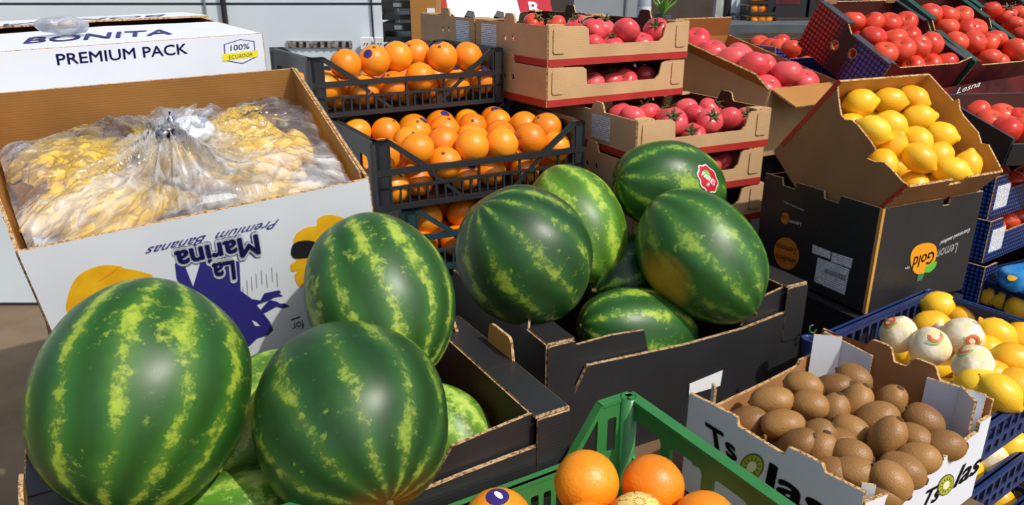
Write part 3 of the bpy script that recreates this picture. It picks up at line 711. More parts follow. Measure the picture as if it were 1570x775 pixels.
# red fruit sticker with white rim
o, R, Mm = MELONS[6]
wdir = Mm.inverted() @ at(1088, 274, 1.66); wdir = Vector([wdir[i] / R[i] for i in range(3)]).normalized()
def surf_dir(Mm, R, u, v):
    I = Mm.inverted(); o_ = I @ CAM_POS; d_ = I.to_3x3() @ ray(u, v); s_ = Vector((1 / R[0], 1 / R[1], 1 / R[2]))
    o2 = Vector([o_[i] * s_[i] for i in range(3)]); d2 = Vector([d_[i] * s_[i] for i in range(3)]); b = o2.dot(d2); a = d2.dot(d2); c = o2.dot(o2) - 1; D = max(0, b * b - a * c)
    t = (-b - math.sqrt(D)) / a; return (o2 + d2 * t).normalized()
sdir = surf_dir(Mm, R, 1086, 274)
st = obj('sticker', patch(R, sdir, .036, SCAL, 1.012), M_white, o); obj('sticker_red', patch(R, sdir, .0325, SCAL, 1.016), M_red_st, st)
obj('sticker_leaf', patch(R, (sdir + Vector((.03, .07, .05))).normalized(), .010, CIRC, 1.019), M_leaf, st)
def text_on_patch(parent, R, d, s, size, up, mat, lift=1.021, dy=0, Mw=None):
    me = text_mesh(s, .01); xs = [v.co.x for v in me.vertices]; cx = (max(xs) + min(xs)) / 2
    d = Vector(d).normalized(); c0 = Vector([d[i] * R[i] for i in range(3)]); nn = Vector([d[i] / R[i] for i in range(3)]).normalized(); u = (up - nn * up.dot(nn)).normalized(); r = u.cross(nn)
    for v in me.vertices:
        p = c0 + (r * (v.co.x - cx) + u * (v.co.y - .35 + dy)) * size; k = math.sqrt(sum((p[i] / R[i]) ** 2 for i in range(3))); v.co = p / k * lift
    me.materials.clear(); return obj('lettering', me, mat, parent)
text_on_patch(st, R, sdir, 'FARES', .0165, Mm.to_3x3().inverted() @ vdir(.55, .83, 0), M_white)
text_on_patch(st, R, (sdir + Mm.to_3x3().inverted() @ vdir(-.25, -1, 0) * .12), '#', .012, Mm.to_3x3().inverted() @ vdir(.5, .8, 0), M_white)
# ---------------------------------------------------------------- banana boxes
table('plank table under the tilted banana boxes', -.02, .52, .90, 1.62, .70)
w, d, h = .495, .585, .283
topB, rotB = (-.578, 1.339, 1.329), (11.4, -6, 24)
MB_ = boxframe(topB, rotB, h); FY = -d / 2 - .0034
t = thing('banana_box', 'open white banana box with upside-down navy print and bagged bananas', 'box', MB_)
mats = [M_white_board, M_kraft_in, M_edge]
floor_panel(t, w, d, M_kraft_in)
# the left side bulges outwards under the load
LP_ = [Vector((-w / 2, -d / 2, 0)), loc(MB_, -4, 300, 2, h), loc(MB_, -38, 146, 2, h)]; LP_ = [Vector((p.x, p.y, 0)) for p in LP_]
BRc = Vector((w / 2, d / 2, 0)); FRc = Vector((w / 2, -d / 2, 0))
def wall_between(A, B, name, m=mats, t_=.005, z1=h, z0=0):
    U = B - A; L = U.length; g = G(); g.prism(rect(0, z0, L, z1), t_, A, U.normalized(), (0, 0, 1), (0, 1, 2)); return obj(name, g, m, t)
wall_between(LP_[0], FRc, 'side_wall', t_=.006); wall_between(FRc, BRc, 'side_wall'); wall_between(BRc, LP_[2], 'side_wall'); wall_between(LP_[2], LP_[1], 'side_wall'); wall_between(LP_[1], LP_[0], 'side_wall')
inn = [M_kraft_in, M_kraft_in, M_edge]; iv = Vector((-.007, 0, 0))
wall_between(FRc + iv + Vector((0, .02, 0)), BRc + iv, 'inner_liner', inn, .003, h + .004, .01)
front = dict(parent=t, M=MB_, axis=1, val=FY)
def bp(pts, mat, name='print', lift=.0004): return print_on(t, MB_, 1, FY, pts, mat, name, lift)
# navy figure, drawn as the flat print it is
fig = [(271, 401), (290, 424), (296, 437), (307, 402), (345, 396), (368, 402), (369, 446), (383, 456), (396, 461), (404, 450), (418, 447), (430, 449), (434, 457), (420, 456), (408, 462), (398, 465),
       (403, 472), (414, 461), (424, 464), (432, 466), (443, 470), (432, 473), (422, 470), (410, 475), (404, 480), (414, 494), (419, 505), (412, 514), (396, 519), (384, 530), (372, 536), (361, 536), (352, 520), (335, 500), (318, 478), (300, 455), (280, 440), (272, 430)]
# as two simple outlines plus the ribbons
bp([(268, 404), (282, 404), (296, 440), (308, 400), (346, 394), (367, 402), (369, 446), (384, 457), (400, 476), (414, 494), (419, 506), (411, 514), (394, 519), (383, 530), (371, 536), (361, 536), (350, 518), (330, 494), (304, 462), (279, 441), (271, 428)], M_navy, 'figure_print')
bp([(382, 458), (399, 461), (405, 450), (418, 447), (428, 445), (431, 449), (427, 450), (434, 454), (421, 456), (409, 462), (397, 466), (390, 470)], M_navy, 'ribbon_print', .0005)
bp([(400, 475), (404, 470), (413, 460), (423, 462), (430, 466), (436, 465), (444, 470), (434, 473), (424, 470), (413, 476), (404, 481)], M_navy, 'ribbon_print', .0005)
bp([(386, 491), (393, 494), (399, 500), (391, 500)], M_white_board, 'figure_gap', .0008)
for k, (u, vv) in enumerate(((372, 440), (378, 430), (385, 424), (392, 420), (400, 414), (408, 420), (416, 410), (424, 418))):
    bp([(u, vv), (u + .8, vv), (u + 2.2, vv + 22), (u + 1.4, vv + 22)], M_seam, 'rain_line', .0004)
for args in (((397, 358), (263, 386), (402, 390), .10, M_navy, .0008), ((397, 358), (263, 386), (402, 390), .078, M_white, .0011), ((395, 360), (266, 387), (400, 388), .03, M_navy, .0014)):
    text_on(t, MB_, 1, FY, 'Marina', args[0], args[1], args[2], args[4], args[3], lift=args[5])
for args in (((361, 397), (322, 404), (364, 429), .10, M_white, .0016), ((359, 399), (324, 405), (362, 427), .03, M_navy, .0019)):
    text_on(t, MB_, 1, FY, 'La', args[0], args[1], args[2], args[4], args[3], lift=args[5])
text_on(t, MB_, 1, FY, 'Premium  Bananas', (428, 336), (224, 380), (425, 349), M_navy, -.012, .45, lift=.0006)
# yellow banana flower prints
bp(smooth_poly([(103, 478), (104, 455), (114, 430), (132, 415), (158, 407), (183, 408), (192, 412), (206, 414), (224, 419), (234, 424), (226, 445), (170, 470), (130, 490)]), M_yel, 'yellow_banana_print')
bp([(165, 420), (181, 409), (182, 411), (168, 422), (150, 432)], M_orange_print, 'banana_crease', .0008)
bp(smooth_poly([(450, 372), (455, 358), (470, 349), (486, 346), (487, 336), (500, 330), (520, 332), (535, 344), (530, 380), (505, 400), (486, 420), (462, 440), (452, 424), (456, 415), (447, 416), (446, 405), (455, 398)]), M_yel, 'yellow_banana_print')
bp(smooth_poly([(446, 388), (450, 374), (464, 369), (480, 370), (490, 378), (486, 392), (466, 396), (452, 396)]), M_ink, 'banana_tip_print', .0008)
text_on(t, MB_, 1, FY, 'for', (465, 491), (447, 497), (467, 503), M_ink, 0, lift=.0006)
bp([(446, 490), (460, 485), (460.5, 487), (446.5, 492)], M_ink, 'rule_print')
# coloured print on the left side
x = -w / 2 - .0045
ud = (LP_[1] - LP_[0]); uL = ud.length; ud.normalize(); un = Vector((-ud.y, ud.x, 0)) * .0034
for (y0, y1, m) in ((.002, .05, M_navy), (.06, .09, M_yel), (.13, .17, M_navy)):
    g = G(); g.add([LP_[0] + ud * a + un + Vector((0, 0, z)) for a, z in ((y0, .02), (y1 + .02, .02), (y1, h - .02), (y0, h - .005))], [(0, 1, 2, 3)]); obj('side_print', g, m, t)
# lower banana box under it, seen along its left side
M2_ = MB_ @ Matrix.Translation((0, .02, -.262)); t2 = thing('banana_box', 'closed white banana box under the open one, seen at its left side', 'box', M2_)
g = G(); g.box((0, 0, .13), (w - .01, d - .05, .258)); obj('box_body', g, M_white_board, t2)
for (y0, y1, m) in ((-.24, -.22, M_navy), (-.19, -.15, M_yel), (-.05, .03, M_navy)):
    g = G(); g.box((-w / 2 + .004, (y0 + y1) / 2, .15), (.002, y1 - y0, .12)); obj('side_print', g, m, t2)
# crumpled clear wrapping hanging at the left side
q = N('clear_film').set(.12, .6); v = q.coord(); M_clear = q.mat
def film_mat(name, radial):
    q = N(name); q.n.remove(q.b); v = q.coord()
    tr = q.new('ShaderNodeBsdfTransparent'); gl = q.new('ShaderNodeBsdfGlossy'); df = q.new('ShaderNodeBsdfDiffuse'); tl = q.new('ShaderNodeBsdfTranslucent')
    gl.inputs['Roughness'].default_value = .09; gl.inputs['Color'].default_value = (.95, .97, 1, 1); df.inputs['Color'].default_value = (.95, .96, .97, 1); tl.inputs['Color'].default_value = (.95, .96, .97, 1)
    if radial:
        s = q.new('ShaderNodeSeparateXYZ'); q.link(v, s.inputs[0]); ang = q.math('ARCTAN2', s.outputs['Y'], s.outputs['X']); r = q.math('SQRT', q.math('ADD', q.math('MULTIPLY', s.outputs['X'], s.outputs['X']), q.math('MULTIPLY', s.outputs['Y'], s.outputs['Y'])))
        c = q.new('ShaderNodeCombineXYZ'); q.link(q.math('MULTIPLY', ang, 2.2), c.inputs[0]); q.link(q.math('MULTIPLY', r, 5), c.inputs[1]); vec = c.outputs[0]
        n1 = q.noise(vec, 4.5, 3, .55); n2 = q.noise(v, 17, 3, .5); n3 = q.noise(v, 6, 2)
        hgt = q.math('ADD', q.math('ADD', q.math('MULTIPLY', n1, 1.2), n2), q.math('MULTIPLY', q.noise(v, 60, 1, .4), .10))
        m = q.math('ADD', q.math('MULTIPLY', n1, .55), q.math('ADD', q.math('MULTIPLY', n2, .35), q.math('MULTIPLY', n3, .45)))
        m = q.math('ADD', m, q.math('MULTIPLY', q.math('POWER', 2.718, q.math('MULTIPLY', r, -14)), .35))
        m = q.math('ADD', m, q.math('MINIMUM', q.math('MAXIMUM', q.math('MULTIPLY', q.math('ADD', s.outputs['Y'], .03), -1.2), -.05), .11))
        m = q.math('ADD', m, q.math('MINIMUM', q.math('MAXIMUM', q.math('MULTIPLY', q.math('ADD', s.outputs['X'], .16), -1.4), 0.0), .10))
        fac = q.ramp(m, [(.56, (.03, .03, .03, 1)), (.72, (.12, .12, .12, 1)), (.90, (.46, .46, .46, 1)), (1.05, (.80, .80, .80, 1))])
    else:
        n2 = q.noise(v, 30, 5, .65); hgt = n2; fac = q.ramp(n2, [(.35, (.05, .05, .05, 1)), (.7, (.4, .4, .4, 1))])
    bm = q.new('ShaderNodeBump'); bm.inputs['Strength'].default_value = .8; bm.inputs['Distance'].default_value = .013; q.link(hgt, bm.inputs['Height'])
    for x in (gl, df): q.link(bm.outputs[0], x.inputs['Normal'])
    a1 = q.new('ShaderNodeMixShader'); a1.inputs[0].default_value = .2; q.link(df.outputs[0], a1.inputs[1]); q.link(tl.outputs[0], a1.inputs[2])
    a2 = q.new('ShaderNodeMixShader'); q.link(fac, a2.inputs[0]); q.link(tr.outputs[0], a2.inputs[1]); q.link(a1.outputs[0], a2.inputs[2])
    fr = q.new('ShaderNodeFresnel'); fr.inputs['IOR'].default_value = 1.5; q.link(bm.outputs[0], fr.inputs['Normal'])
    a3 = q.new('ShaderNodeMixShader'); q.link(q.math('MINIMUM', q.math('MULTIPLY', fr.outputs[0], 1.15), .85), a3.inputs[0]); q.link(a2.outputs[0], a3.inputs[1]); q.link(gl.outputs[0], a3.inputs[2])
    q.link(a3.outputs[0], q.out.inputs[0]); return q.mat
M_tuft = simple('bunched_film', (226, 232, 238), .25, .15, 60, .5, 120); M_film = film_mat('bag_film', True); M_film2 = film_mat('crumpled_film', False)
# bananas: bunches of curved fruit with a shared crown
def banana_geo(L=.185, r=.0205, bend=.9):
    g = G(); pts = []; rr = []; n = 12; Rb = L / bend
    for k in range(n + 1):
        s = k / n; a = (s - .5) * bend
        pts.append(Vector((Rb * math.sin(a), 0, Rb * (math.cos(a) - 1)))); rr.append(r * (.28 + .72 * min(1, (s / .16)) ** .8) if s < .16 else r * (.35 + .65 * min(1, ((1 - s) / .22)) ** .7) if s > .78 else r)
    g.tube(pts, rr, 6); return g
bme = banana_geo().mesh('banana'); bme.materials.append(M_banana)
def bunch(pos, yaw, n, label, pitch=0, spread=.2):
    t = thing('banana_bunch', label, 'bananas', MB_ @ frame(pos, (pitch, 0, yaw)), 'bagged bananas')
    for k in range(n):
        o = obj('banana', bme, M_banana, t); a = (k - (n - 1) / 2)
        o.matrix_local = Matrix.Translation((0, a * .036, -abs(a) * .004)) @ Euler((a * .16, RND.uniform(-.06, .06), a * spread * .35), 'XYZ').to_matrix().to_4x4()
    g = G(); g.box((.088, 0, -.022), (.016, n * .022, .016)); obj('crown', g, M_kstem, t)
zb = h - .085
for (x, y, yaw, n, lab, pt, dz) in ((-.17, .12, 60, 5, 'bright yellow banana bunch at the back left of the bag', 10, .03), (-.05, .14, 75, 4, 'banana bunch at the back of the bag left of the knot', 8, .02), (-.13, -.02, 40, 5, 'banana bunch below the back left bunch in the bag', 5, .012),
                                    (.09, .16, 105, 4, 'banana bunch at the back of the bag right of the knot', 8, .03), (.145, .05, 100, 4, 'banana bunch at the right side of the bag', 6, .025), (.09, .0, 130, 4, 'banana bunch right of the knot in the bag', 0, .01),
                                    (-.17, -.19, 20, 5, 'banana bunch under cloudy film at the front left', 0, -.012), (0, -.17, 95, 5, 'banana bunch under pleated film at the front middle', -4, -.012), (.12, -.15, 165, 5, 'banana bunch under cloudy film at the front right', 0, -.005)):
    bunch((x, y, zb + dz), yaw, n, lab, pt)
for (u, vv, yaw, n, lab, dz) in ((52, 232, 55, 5, 'banana bunch at the far left edge of the bag', .02), (58, 292, 40, 4, 'banana bunch at the left rim of the box', .0), (98, 345, 30, 4, 'banana bunch at the front left corner under cloudy film', -.01)):
    pp = loc(MB_, u, vv, 2, h - .05); pp.x += .055; bunch((pp.x, pp.y, zb + dz), yaw, n, lab, 0)
# the bag: film draped over the fruit, pleats running to the knot
kl = loc(MB_, 268, 222, 2, h); KX, KY = kl.x, kl.y
nx, ny = 220, 220; vs = []; F = []
for j in range(ny + 1):
    for i in range(nx + 1):
        y = (j / ny - .5) * (d - .024); q1 = (y + d / 2) / (LP_[1].y + d / 2); xl = LP_[0].x + (LP_[1].x - LP_[0].x) * q1 if q1 < 1 else LP_[1].x + (LP_[2].x - LP_[1].x) * (y - LP_[1].y) / (LP_[2].y - LP_[1].y); xl += .012; x = xl + (w / 2 - .016 - xl) * i / nx; dx, dy = x - KX, y - KY; r = math.hypot(dx, dy); a = math.atan2(dy, dx)
        ex = 1 - abs(2 * i / nx - 1) ** 7; ey = 1 - abs(2 * y / d) ** 10
        z = h - .034 + .026 * max(0, ex) * max(0, ey)
        if y > .12: z -= .075 * ((y - .12) / .17) ** 2
        z += .018 * noise.noise(Vector((x * 9, y * 9, 2.0))) + .007 * (1 - 2 * abs(noise.noise(Vector((x * 17, y * 17, 5.0))))) + .003 * (1 - 2 * abs(noise.noise(Vector((x * 38, y * 38, 9.0)))))
        z += .034 * math.exp(-(r / .045) ** 1.3)
        amp = .009 * math.exp(-((r - .07) / .08) ** 2) + .005 * math.exp(-r / .25)
        ph = 4 * noise.noise(Vector((math.cos(a) * 2, math.sin(a) * 2, 1 + r * 3))); z += amp * (1.3 - 2.6 * abs(math.sin(8 * a + ph)) + .9 - 1.8 * abs(math.sin(15 * a + 1.2 + ph * .7)))
        if y < -.24: z = min(z, h - .012)
        vs.append((dx, dy, z - zb))
for j in range(ny):
    for i in range(nx): b = j * (nx + 1) + i; F.append((b, b + 1, b + nx + 2, b + nx + 1))
tb = thing('plastic_bag', 'clear knotted plastic bag over the bananas in the open box', 'bag', MB_ @ Matrix.Translation((KX, KY, zb)))
g = G(); g.add(vs, F, 0, True); obj('bag_film', g, M_film, tb)
# knot: gathered neck and fanned tuft
zk = h + .012 - zb; g = G(); prof = [(.018, zk - .03), (.013, zk - .01), (.011, zk), (.016, zk + .012), (.030, zk + .022), (.040, zk + .030), (.034, zk + .036)]
def wobk(p, a):
    k = 1 + .35 * math.sin(7 * a) * min(1, max(0, (p.z - zk + .02) / .06)) + .15 * math.sin(13 * a); return Vector((p.x * k + max(0, p.z - zk) * .8, p.y * k + max(0, p.z - zk) * .3, p.z))
g.lathe(prof, 60, 0, None, wobk); obj('gathered_neck', g, M_film2, tb)
g = ellipsoid(.036, .032, .022, 48, 26); g.v = [tuple(Vector(p) * (1 + .30 * (.5 - abs(noise.noise(Vector(p) * 45))) + .16 * noise.noise(Vector(p) * 90)) + Vector((.034, .004, zk + .006))) for p in g.v]; obj('gathered_tuft', g, M_tuft, tb)
q = N('silver_tie').set(.25, .6, .8); n = q.noise(q.coord(), 90, 3); q.col(q.ramp(n, [(.4, rgb(40, 42, 50)), (.6, rgb(190, 196, 206))])); q.bump(n, .8, .006); M_tie = q.mat
g = G(); g.tube([(-.030, -.010, zk + .006), (-.018, -.018, zk + .016), (-.004, -.016, zk + .020), (.008, -.008, zk + .022), (.004, .0, zk + .034), (.006, .002, zk + .048)], [.008, .011, .010, .008, .006, .002], 8); obj('twist_tie', g, M_tie, tb)
# loose film at the left rim and along the left side of the box
g = G(); vs = []; F = []
for j in range(15):
    for i in range(15):
        y = -d / 2 + .02 + i / 14 * .16; z = .02 + j / 14 * .2; vs.append((-w / 2 - .012 - .012 * noise.noise(Vector((y * 30, z * 30, 0))) - .01 * math.sin(j * .5), y, z))
for j in range(14):
    for i in range(14): b = j * 15 + i; F.append((b, b + 1, b + 16, b + 15))
tl = thing('loose_film', 'scrap of clear film hanging on the left side of the lower banana box', 'film', M2_); g.add(vs, F, 0, True); obj('film', g, M_film2, tl)

# ---------------------------------------------------------------- white carton with premium print behind
topP, rotP = (-1.093, 2.103, 1.472), (2.2, -1.5, 37); w, d, h = .60, .72, .30
MP = boxframe(topP, rotP, h); t = thing('white_carton', 'closed white carton with purple PREMIUM PACK print at top left', 'carton', MP)
mats = [M_white_board, M_kraft_in, M_edge]
for sd_ in ('front', 'back', 'left', 'right'):
    L = w if sd_ in ('front', 'back') else d; side_panel('side_wall', t, sd_, w, d, rect(-L / 2, 0, L / 2, h), mats, .006)
floor_panel(t, w, d, M_kraft_in)
tops = []
for nm, y0, y1, z0, z1 in (('top_flap', -d / 2, -.03, h + .001, h + .003), ('top_flap', d / 2, .03, h + .001, h + .016)):
    g = G(); g.add([(-w / 2, y0, z0), (w / 2, y0, z0), (w / 2 - .012, y1, z1), (0, y1 + (.012 if y1 < 0 else -.01), z1 + .004), (-w / 2 + .01, y1, z1)], [(0, 1, 2, 3, 4) if y0 < 0 else (4, 3, 2, 1, 0)])
    b = len(g.v); g.v += [(x, y, z - .005) for x, y, z in g.v]; g.f.append([b + i for i in ((4, 3, 2, 1, 0) if y0 < 0 else (0, 1, 2, 3, 4))]); g.m.append(1); g.sm.append(False)
    for i in range(5): g.f.append([i, (i + 1) % 5, b + (i + 1) % 5, b + i]); g.m.append(2); g.sm.append(False)
    tops.append(obj(nm, g, mats, t))
g = G(); g.box((0, 0, h - .006), (w - .02, .12, .004)); obj('under_flap', g, mats, t)
FP = -d / 2 - .0032
text_on(t, MP, 1, FP, 'PREMIUM PACK', (88, 100), (288, 82), (85, 83), M_navy, .012, lift=.0006)
text_on(tops[0], MP, 2, h + .008, 'BONITA', (34, 63), (264, 49), (44, 55), M_navy, .012, lift=.004, sign=1, name='flap_lettering')
text_on(tops[1], MP, 2, h + .012, 'BONITA', (254, 21), (6, 38), (246, 28), M_navy, .0, lift=.005, sign=1, name='flap_lettering')
for tp, sgn in ((tops[0], -1), (tops[1], 1)):                # lay the print on the sloping flap
    for ob in tp.children:
        if ob.name.startswith('flap_lettering'):
            for vv in ob.data.vertices: q1 = (d / 2 - sgn * vv.co.y) / (d / 2 - .03); vv.co.z = h + .001 + (.002 if sgn < 0 else .015) * q1 + .004 * max(0, 1 - abs(vv.co.x) / (w / 2)) * q1 + .0012
hexp = [(343, 68), (368, 60), (390, 63), (392, 88), (372, 98), (344, 93)]
print_on(t, MP, 1, FP, hexp, M_navy, 'badge_outline', .0005); print_on(t, MP, 1, FP, [((u - 368) * .93 + 368, (vv - 79) * .93 + 79) for u, vv in hexp], M_white_board, 'badge_field', .0009)
print_on(t, MP, 1, FP, [(341, 83), (395, 77), (395, 87), (341, 94)], M_lime, 'badge_band', .0012)
text_on(t, MP, 1, FP, '100%', (353, 78), (382, 74.5), (353, 69.5), M_navy, .01, lift=.0014); text_on(t, MP, 1, FP, 'ECUADOR', (351, 91), (387, 86), (351, 85), M_ink, .0, lift=.0016, spacing=1.1)
# crumpled clear plastic on the carton
g = ellipsoid(.055, .045, .022, 40, 20, 0); vs = []
for p in g.v: p = Vector(p); s = 1 + .28 * noise.noise(p * 22) + .12 * noise.noise(p * 60); vs.append(tuple(p * s))
g.v = vs; p = loc(MP, 98, 45, 2, h + .02); o = obj('crumpled_film', g, M_film2); o.matrix_world = MP @ Matrix.Translation((p.x, p.y, h + .030)); tag(o, 'crumpled clear plastic film lying on the white carton', 'film')
t = thing('white_carton', 'plain white carton underneath the premium print carton', 'carton', MP @ Matrix.Translation((0, 0, -.27))); g = G(); g.box((0, 0, .132), (w - .01, d - .01, .262)); obj('carton_body', g, M_white_board, t)
p = MP @ Vector((0, 0, -.275)); t = thing('pallet_block', 'wooden support under the white cartons', 'support', frame((p.x, p.y, 0), (0, 0, 37)));
g = G(); g.box((0, 0, (p.z - .01) / 2), (w - .05, d - .05, p.z - .01)); obj('block', g, M_wood, t)
# ---------------------------------------------------------------- green crate with oranges
w, d, h = .55, .36, .228; topG, rotG = (.030, .694, 1.016), (0, 0, 30.4)
MG = boxframe(topG, rotG, h); t = thing('green_crate', 'green plastic crate of large oranges at the front', 'crate', MG); m3 = [M_green_pl] * 3
g = G(); g.box((0, 0, .004), (w, d, .008)); obj('bottom', g, M_green_pl, t)
for sd_ in ('left', 'right'):
    hs = [rrect(-d / 2 + .035 + i * .082, h * .56, -d / 2 + .035 + i * .082 + .062, h * .86, .010) for i in range(4)] + [rrect(-d / 2 + .03 + i * .05, h * .16, -d / 2 + .03 + i * .05 + .03, h * .44, .006) for i in range(6)]
    side_panel('long_wall', t, sd_, w, d, rect(-d / 2, 0, d / 2, h - .002), m3, .005, .003, hs)
    sg = -1 if sd_ == 'left' else 1
    g = G(); g.box((sg * (w / 2 - .001), 0, h - .002), (.018, d + .004, .006)); g.box((sg * (w / 2 + .006), 0, h - .012), (.004, d, .022)); obj('rim_flange', g, M_green_pl, t)
for sd_ in ('front', 'back'):
    lo = h * .62 if sd_ == 'back' else h * .5
    poly = [(-w / 2, 0), (w / 2, 0), (w / 2, h), (w / 2 - .055, h - .002), (w / 2 - .115, lo), (-w / 2 + .115, lo), (-w / 2 + .055, h - .002), (-w / 2, h)]
    hs = [rrect(sx * (w / 2 - .036) - .008, h * .62, sx * (w / 2 - .036) + .008, h * .88, .003, 2) for sx in (-1, 1)] + [[(sx * (w / 2 - .062), lo + .006), (sx * (w / 2 - .062), h * .9), (sx * (w / 2 - .1), lo + .006)] for sx in (-1, 1)]
    hs += [rrect(-w / 2 + .03 + i * .0215, h * .3, -w / 2 + .03 + i * .0215 + .013, h * .5, .003, 2) for i in range(23) if sd_ == 'back']
    side_panel('end_wall', t, sd_, w, d, poly, m3, .005, .003, hs)
    sg = -1 if sd_ == 'front' else 1
    g = G(); g.box((0, sg * (d / 2 + .001), lo - .003), (w - .22, .016, .006))
    for sx in (-1, 1): g.bar((sx * (w / 2 - .055), sg * d / 2, h - .002), (sx * (w / 2 - .113), sg * d / 2, lo), .006, .014); g.bar((sx * w / 2, sg * d / 2, h - .002), (sx * (w / 2 - .056), sg * d / 2, h - .002), .006, .014)
    obj('rim_flange', g, M_green_pl, t)
for sx in (-1, 1):
    for sy in (-1, 1):
        g = G(); g.lathe([(.013, 0), (.013, h + .002), (.0095, h + .002), (.0095, h - .02)], 18); g.v = [(x + sx * (w / 2 - .008), y + sy * (d / 2 - .008), z) for x, y, z in g.v]; obj('corner_tube', g, M_green_pl, t)
W_ = 'the green plastic crate'
for key, u, v, dep, sc, dr, lab in (('orange0', 899, 741, .865, .905, (.3, .2, 1), 'large orange at the left of the pair in the green crate'), ('orange2', 1001, 745, .875, .88, (.5, .3, 1), 'large orange at the right of the pair in the green crate'),
                              ('orange0', 1080, 803, .83, .87, (0, .4, 1), 'orange at the lower right of the green crate'), ('orange2', 900, 822, .80, .87, (.2, .3, 1), 'orange below the large pair in the green crate')):
    put(key, at(u, v, dep), orient(vdir(*dr)), lab, 'orange', 'oranges in the green crate', sc)
o = put('orange2', at(764, 803, .80), orient(vdir(0, .3, -1)), 'orange with purple and white sticker in the green crate', 'orange', 'oranges in the green crate', .9)
R3 = (.041, .041, .0369); dv = o.matrix_world.to_3x3().inverted() @ vdir(-.02, .96, -.35); dv = Vector([dv[i] / R3[i] for i in range(3)]).normalized()
s1 = obj('sticker', patch(R3, dv, .0145, CIRC, 1.012), M_purple, o); obj('sticker_emblem', patch(R3, (dv + Vector((.03, .02, 0))), .007, [(x, y * .5) for x, y in CIRC], 1.018), M_white, s1)
o = put('orange0', at(978, 810, .81), orient(vdir(0, .3, -1)), 'orange in yellow and red sunburst wrapper in the green crate', 'orange', 'oranges in the green crate', .9)
R3 = (.041, .041, .0381); dv = o.matrix_world.to_3x3().inverted() @ vdir(-.02, .9, -.4); dv = Vector([dv[i] / R3[i] for i in range(3)]).normalized()
s1 = obj('wrapper', patch(R3, dv, .031, CIRC, 1.015), simple('wrapper_yellow', (240, 212, 120), .5, .1, 40), o)
for kk in range(12):
    a = kk * math.pi / 6; dd = dv.orthogonal().normalized() * math.cos(a) + dv.cross(dv.orthogonal().normalized()) * math.sin(a); g = G()
    def sp(q): 
        q = Vector([q[i] * R3[i] for i in range(3)]); kq = math.sqrt(sum((q[i] / R3[i]) ** 2 for i in range(3))); return q / kq * 1.02
    sd2 = dv.cross(dd); g.add([sp(dv + dd * .12 + sd2 * .015), sp(dv + dd * .4 + sd2 * .03), sp(dv + dd * .72 + sd2 * .02), sp(dv + dd * .72 - sd2 * .02), sp(dv + dd * .4 - sd2 * .03), sp(dv + dd * .12 - sd2 * .015)], [(0, 1, 2, 3, 4, 5)]); obj('sunburst_ray', g, M_red, s1)
fill(MG, ['orange0', 'orange2'], w - .04, d - .03, 6, 4, .05, 'orange', W_, 'orange', 'oranges in the green crate', .86)

# ---------------------------------------------------------------- kiwi box
w, d, h = .372, .301, .196; topK, rotK = (.529, 1.065, .979), (0, 0, 36.3)
MK = boxframe(topK, rotK, h); t = thing('kiwi_box', 'white cardboard box lettered Tsolas full of kiwis', 'box', MK); mats = [M_white_board, M_kiwi_in, M_edge]
floor_panel(t, w, d, M_kiwi_in)
P = px_side(MK, 'left', w, d, [(1057, 602), (1082, 614), (1094, 620), (1131, 639), (1133, 653), (1170, 676), (1204, 697), (1210, 685), (1238, 698), (1262, 711), (1266, 724), (1300, 741), (1326, 754)])
side_panel('end_wall', t, 'left', w, d, [(-d / 2, 0)] + [(P[-1][0] if False else -d / 2, P[-1][1])] + P[::-1][1:-1] + [(d / 2, P[0][1]), (d / 2, 0)], mats, .006)
P = px_side(MK, 'front', w, d, [(1336, 762), (1370, 752), (1400, 732), (1432, 710), (1470, 683), (1488, 668), (1497, 662), (1500, 648), (1524, 632)])
side_panel('long_wall', t, 'front', w, d, [(-w / 2, 0), (w / 2, 0), (w / 2, P[-1][1])] + P[::-1][1:-1] + [(-w / 2, P[0][1])], mats, .006)
P = px_side(MK, 'back', w, d, [(1098, 622), (1180, 583), (1222, 561), (1226, 552), (1250, 541), (1262, 536)])
side_panel('long_wall', t, 'back', w, d, [(w / 2, 0), (-w / 2, 0), (-w / 2, P[0][1])] + P + [(w / 2, P[-1][1])], mats, .006)
side_panel('end_wall', t, 'right', w, d, [(-d / 2, 0), (d / 2, 0), (d / 2, h - .004), (d * .22, h - .012)] + [(a, z) for a, z in tabpoly(d * .13, .045, h - .014, .026)][::-1] + [(a, z) for a, z in tabpoly(-d * .13, .045, h - .014, .022)][::-1] + [(-d / 2, h - .012)], mats, .006)
for sy, y0, y1 in ((1, d / 2 - .008, d * .15), (-1, -d / 2 + .008, -d * .17)):
    side_panel('corner_flap', t, 'right', w, d, [(y0, .02), (y1, .02), (y1, h - .014), (y0, h - .004)], [M_white_board, M_white_board, M_edge], .004, .010)
for sx, sy, hh in ((1, 1, h), (1, -1, h - .004), (-1, 1, h - .006), (-1, -1, h - .034)):           # folded triangular corner posts
    a = Vector((sx * w / 2, sy * d / 2, 0)); ln = .045
    g = G(); p1 = a + Vector((-sx * .012, -sy * .004, 0)); p2 = a + Vector((-sx * (.012 if sx > 0 else .034), -sy * ln * (1 if sx > 0 else .5), 0)); p3 = a + Vector((-sx * ln, -sy * .008, 0))
    for A, B in ((p2, p3),):
        U = (B - A); L = U.length; U.normalize(); g.prism(rect(0, .02, L, hh), .004, A, U, (0, 0, 1), (0, 0, 1))
    obj('corner_post', g, [M_white_board, M_edge], t)
FX, FYk = -w / 2 - .0034, -d / 2 - .0034
text_on(t, MK, 0, FX, 'Ts', (1086, 680), (1131, 709), (1081, 647), M_ink, .03); text_on(t, MK, 0, FX, 'las', (1173, 744), (1266, 806), (1180, 709), M_ink, .03)
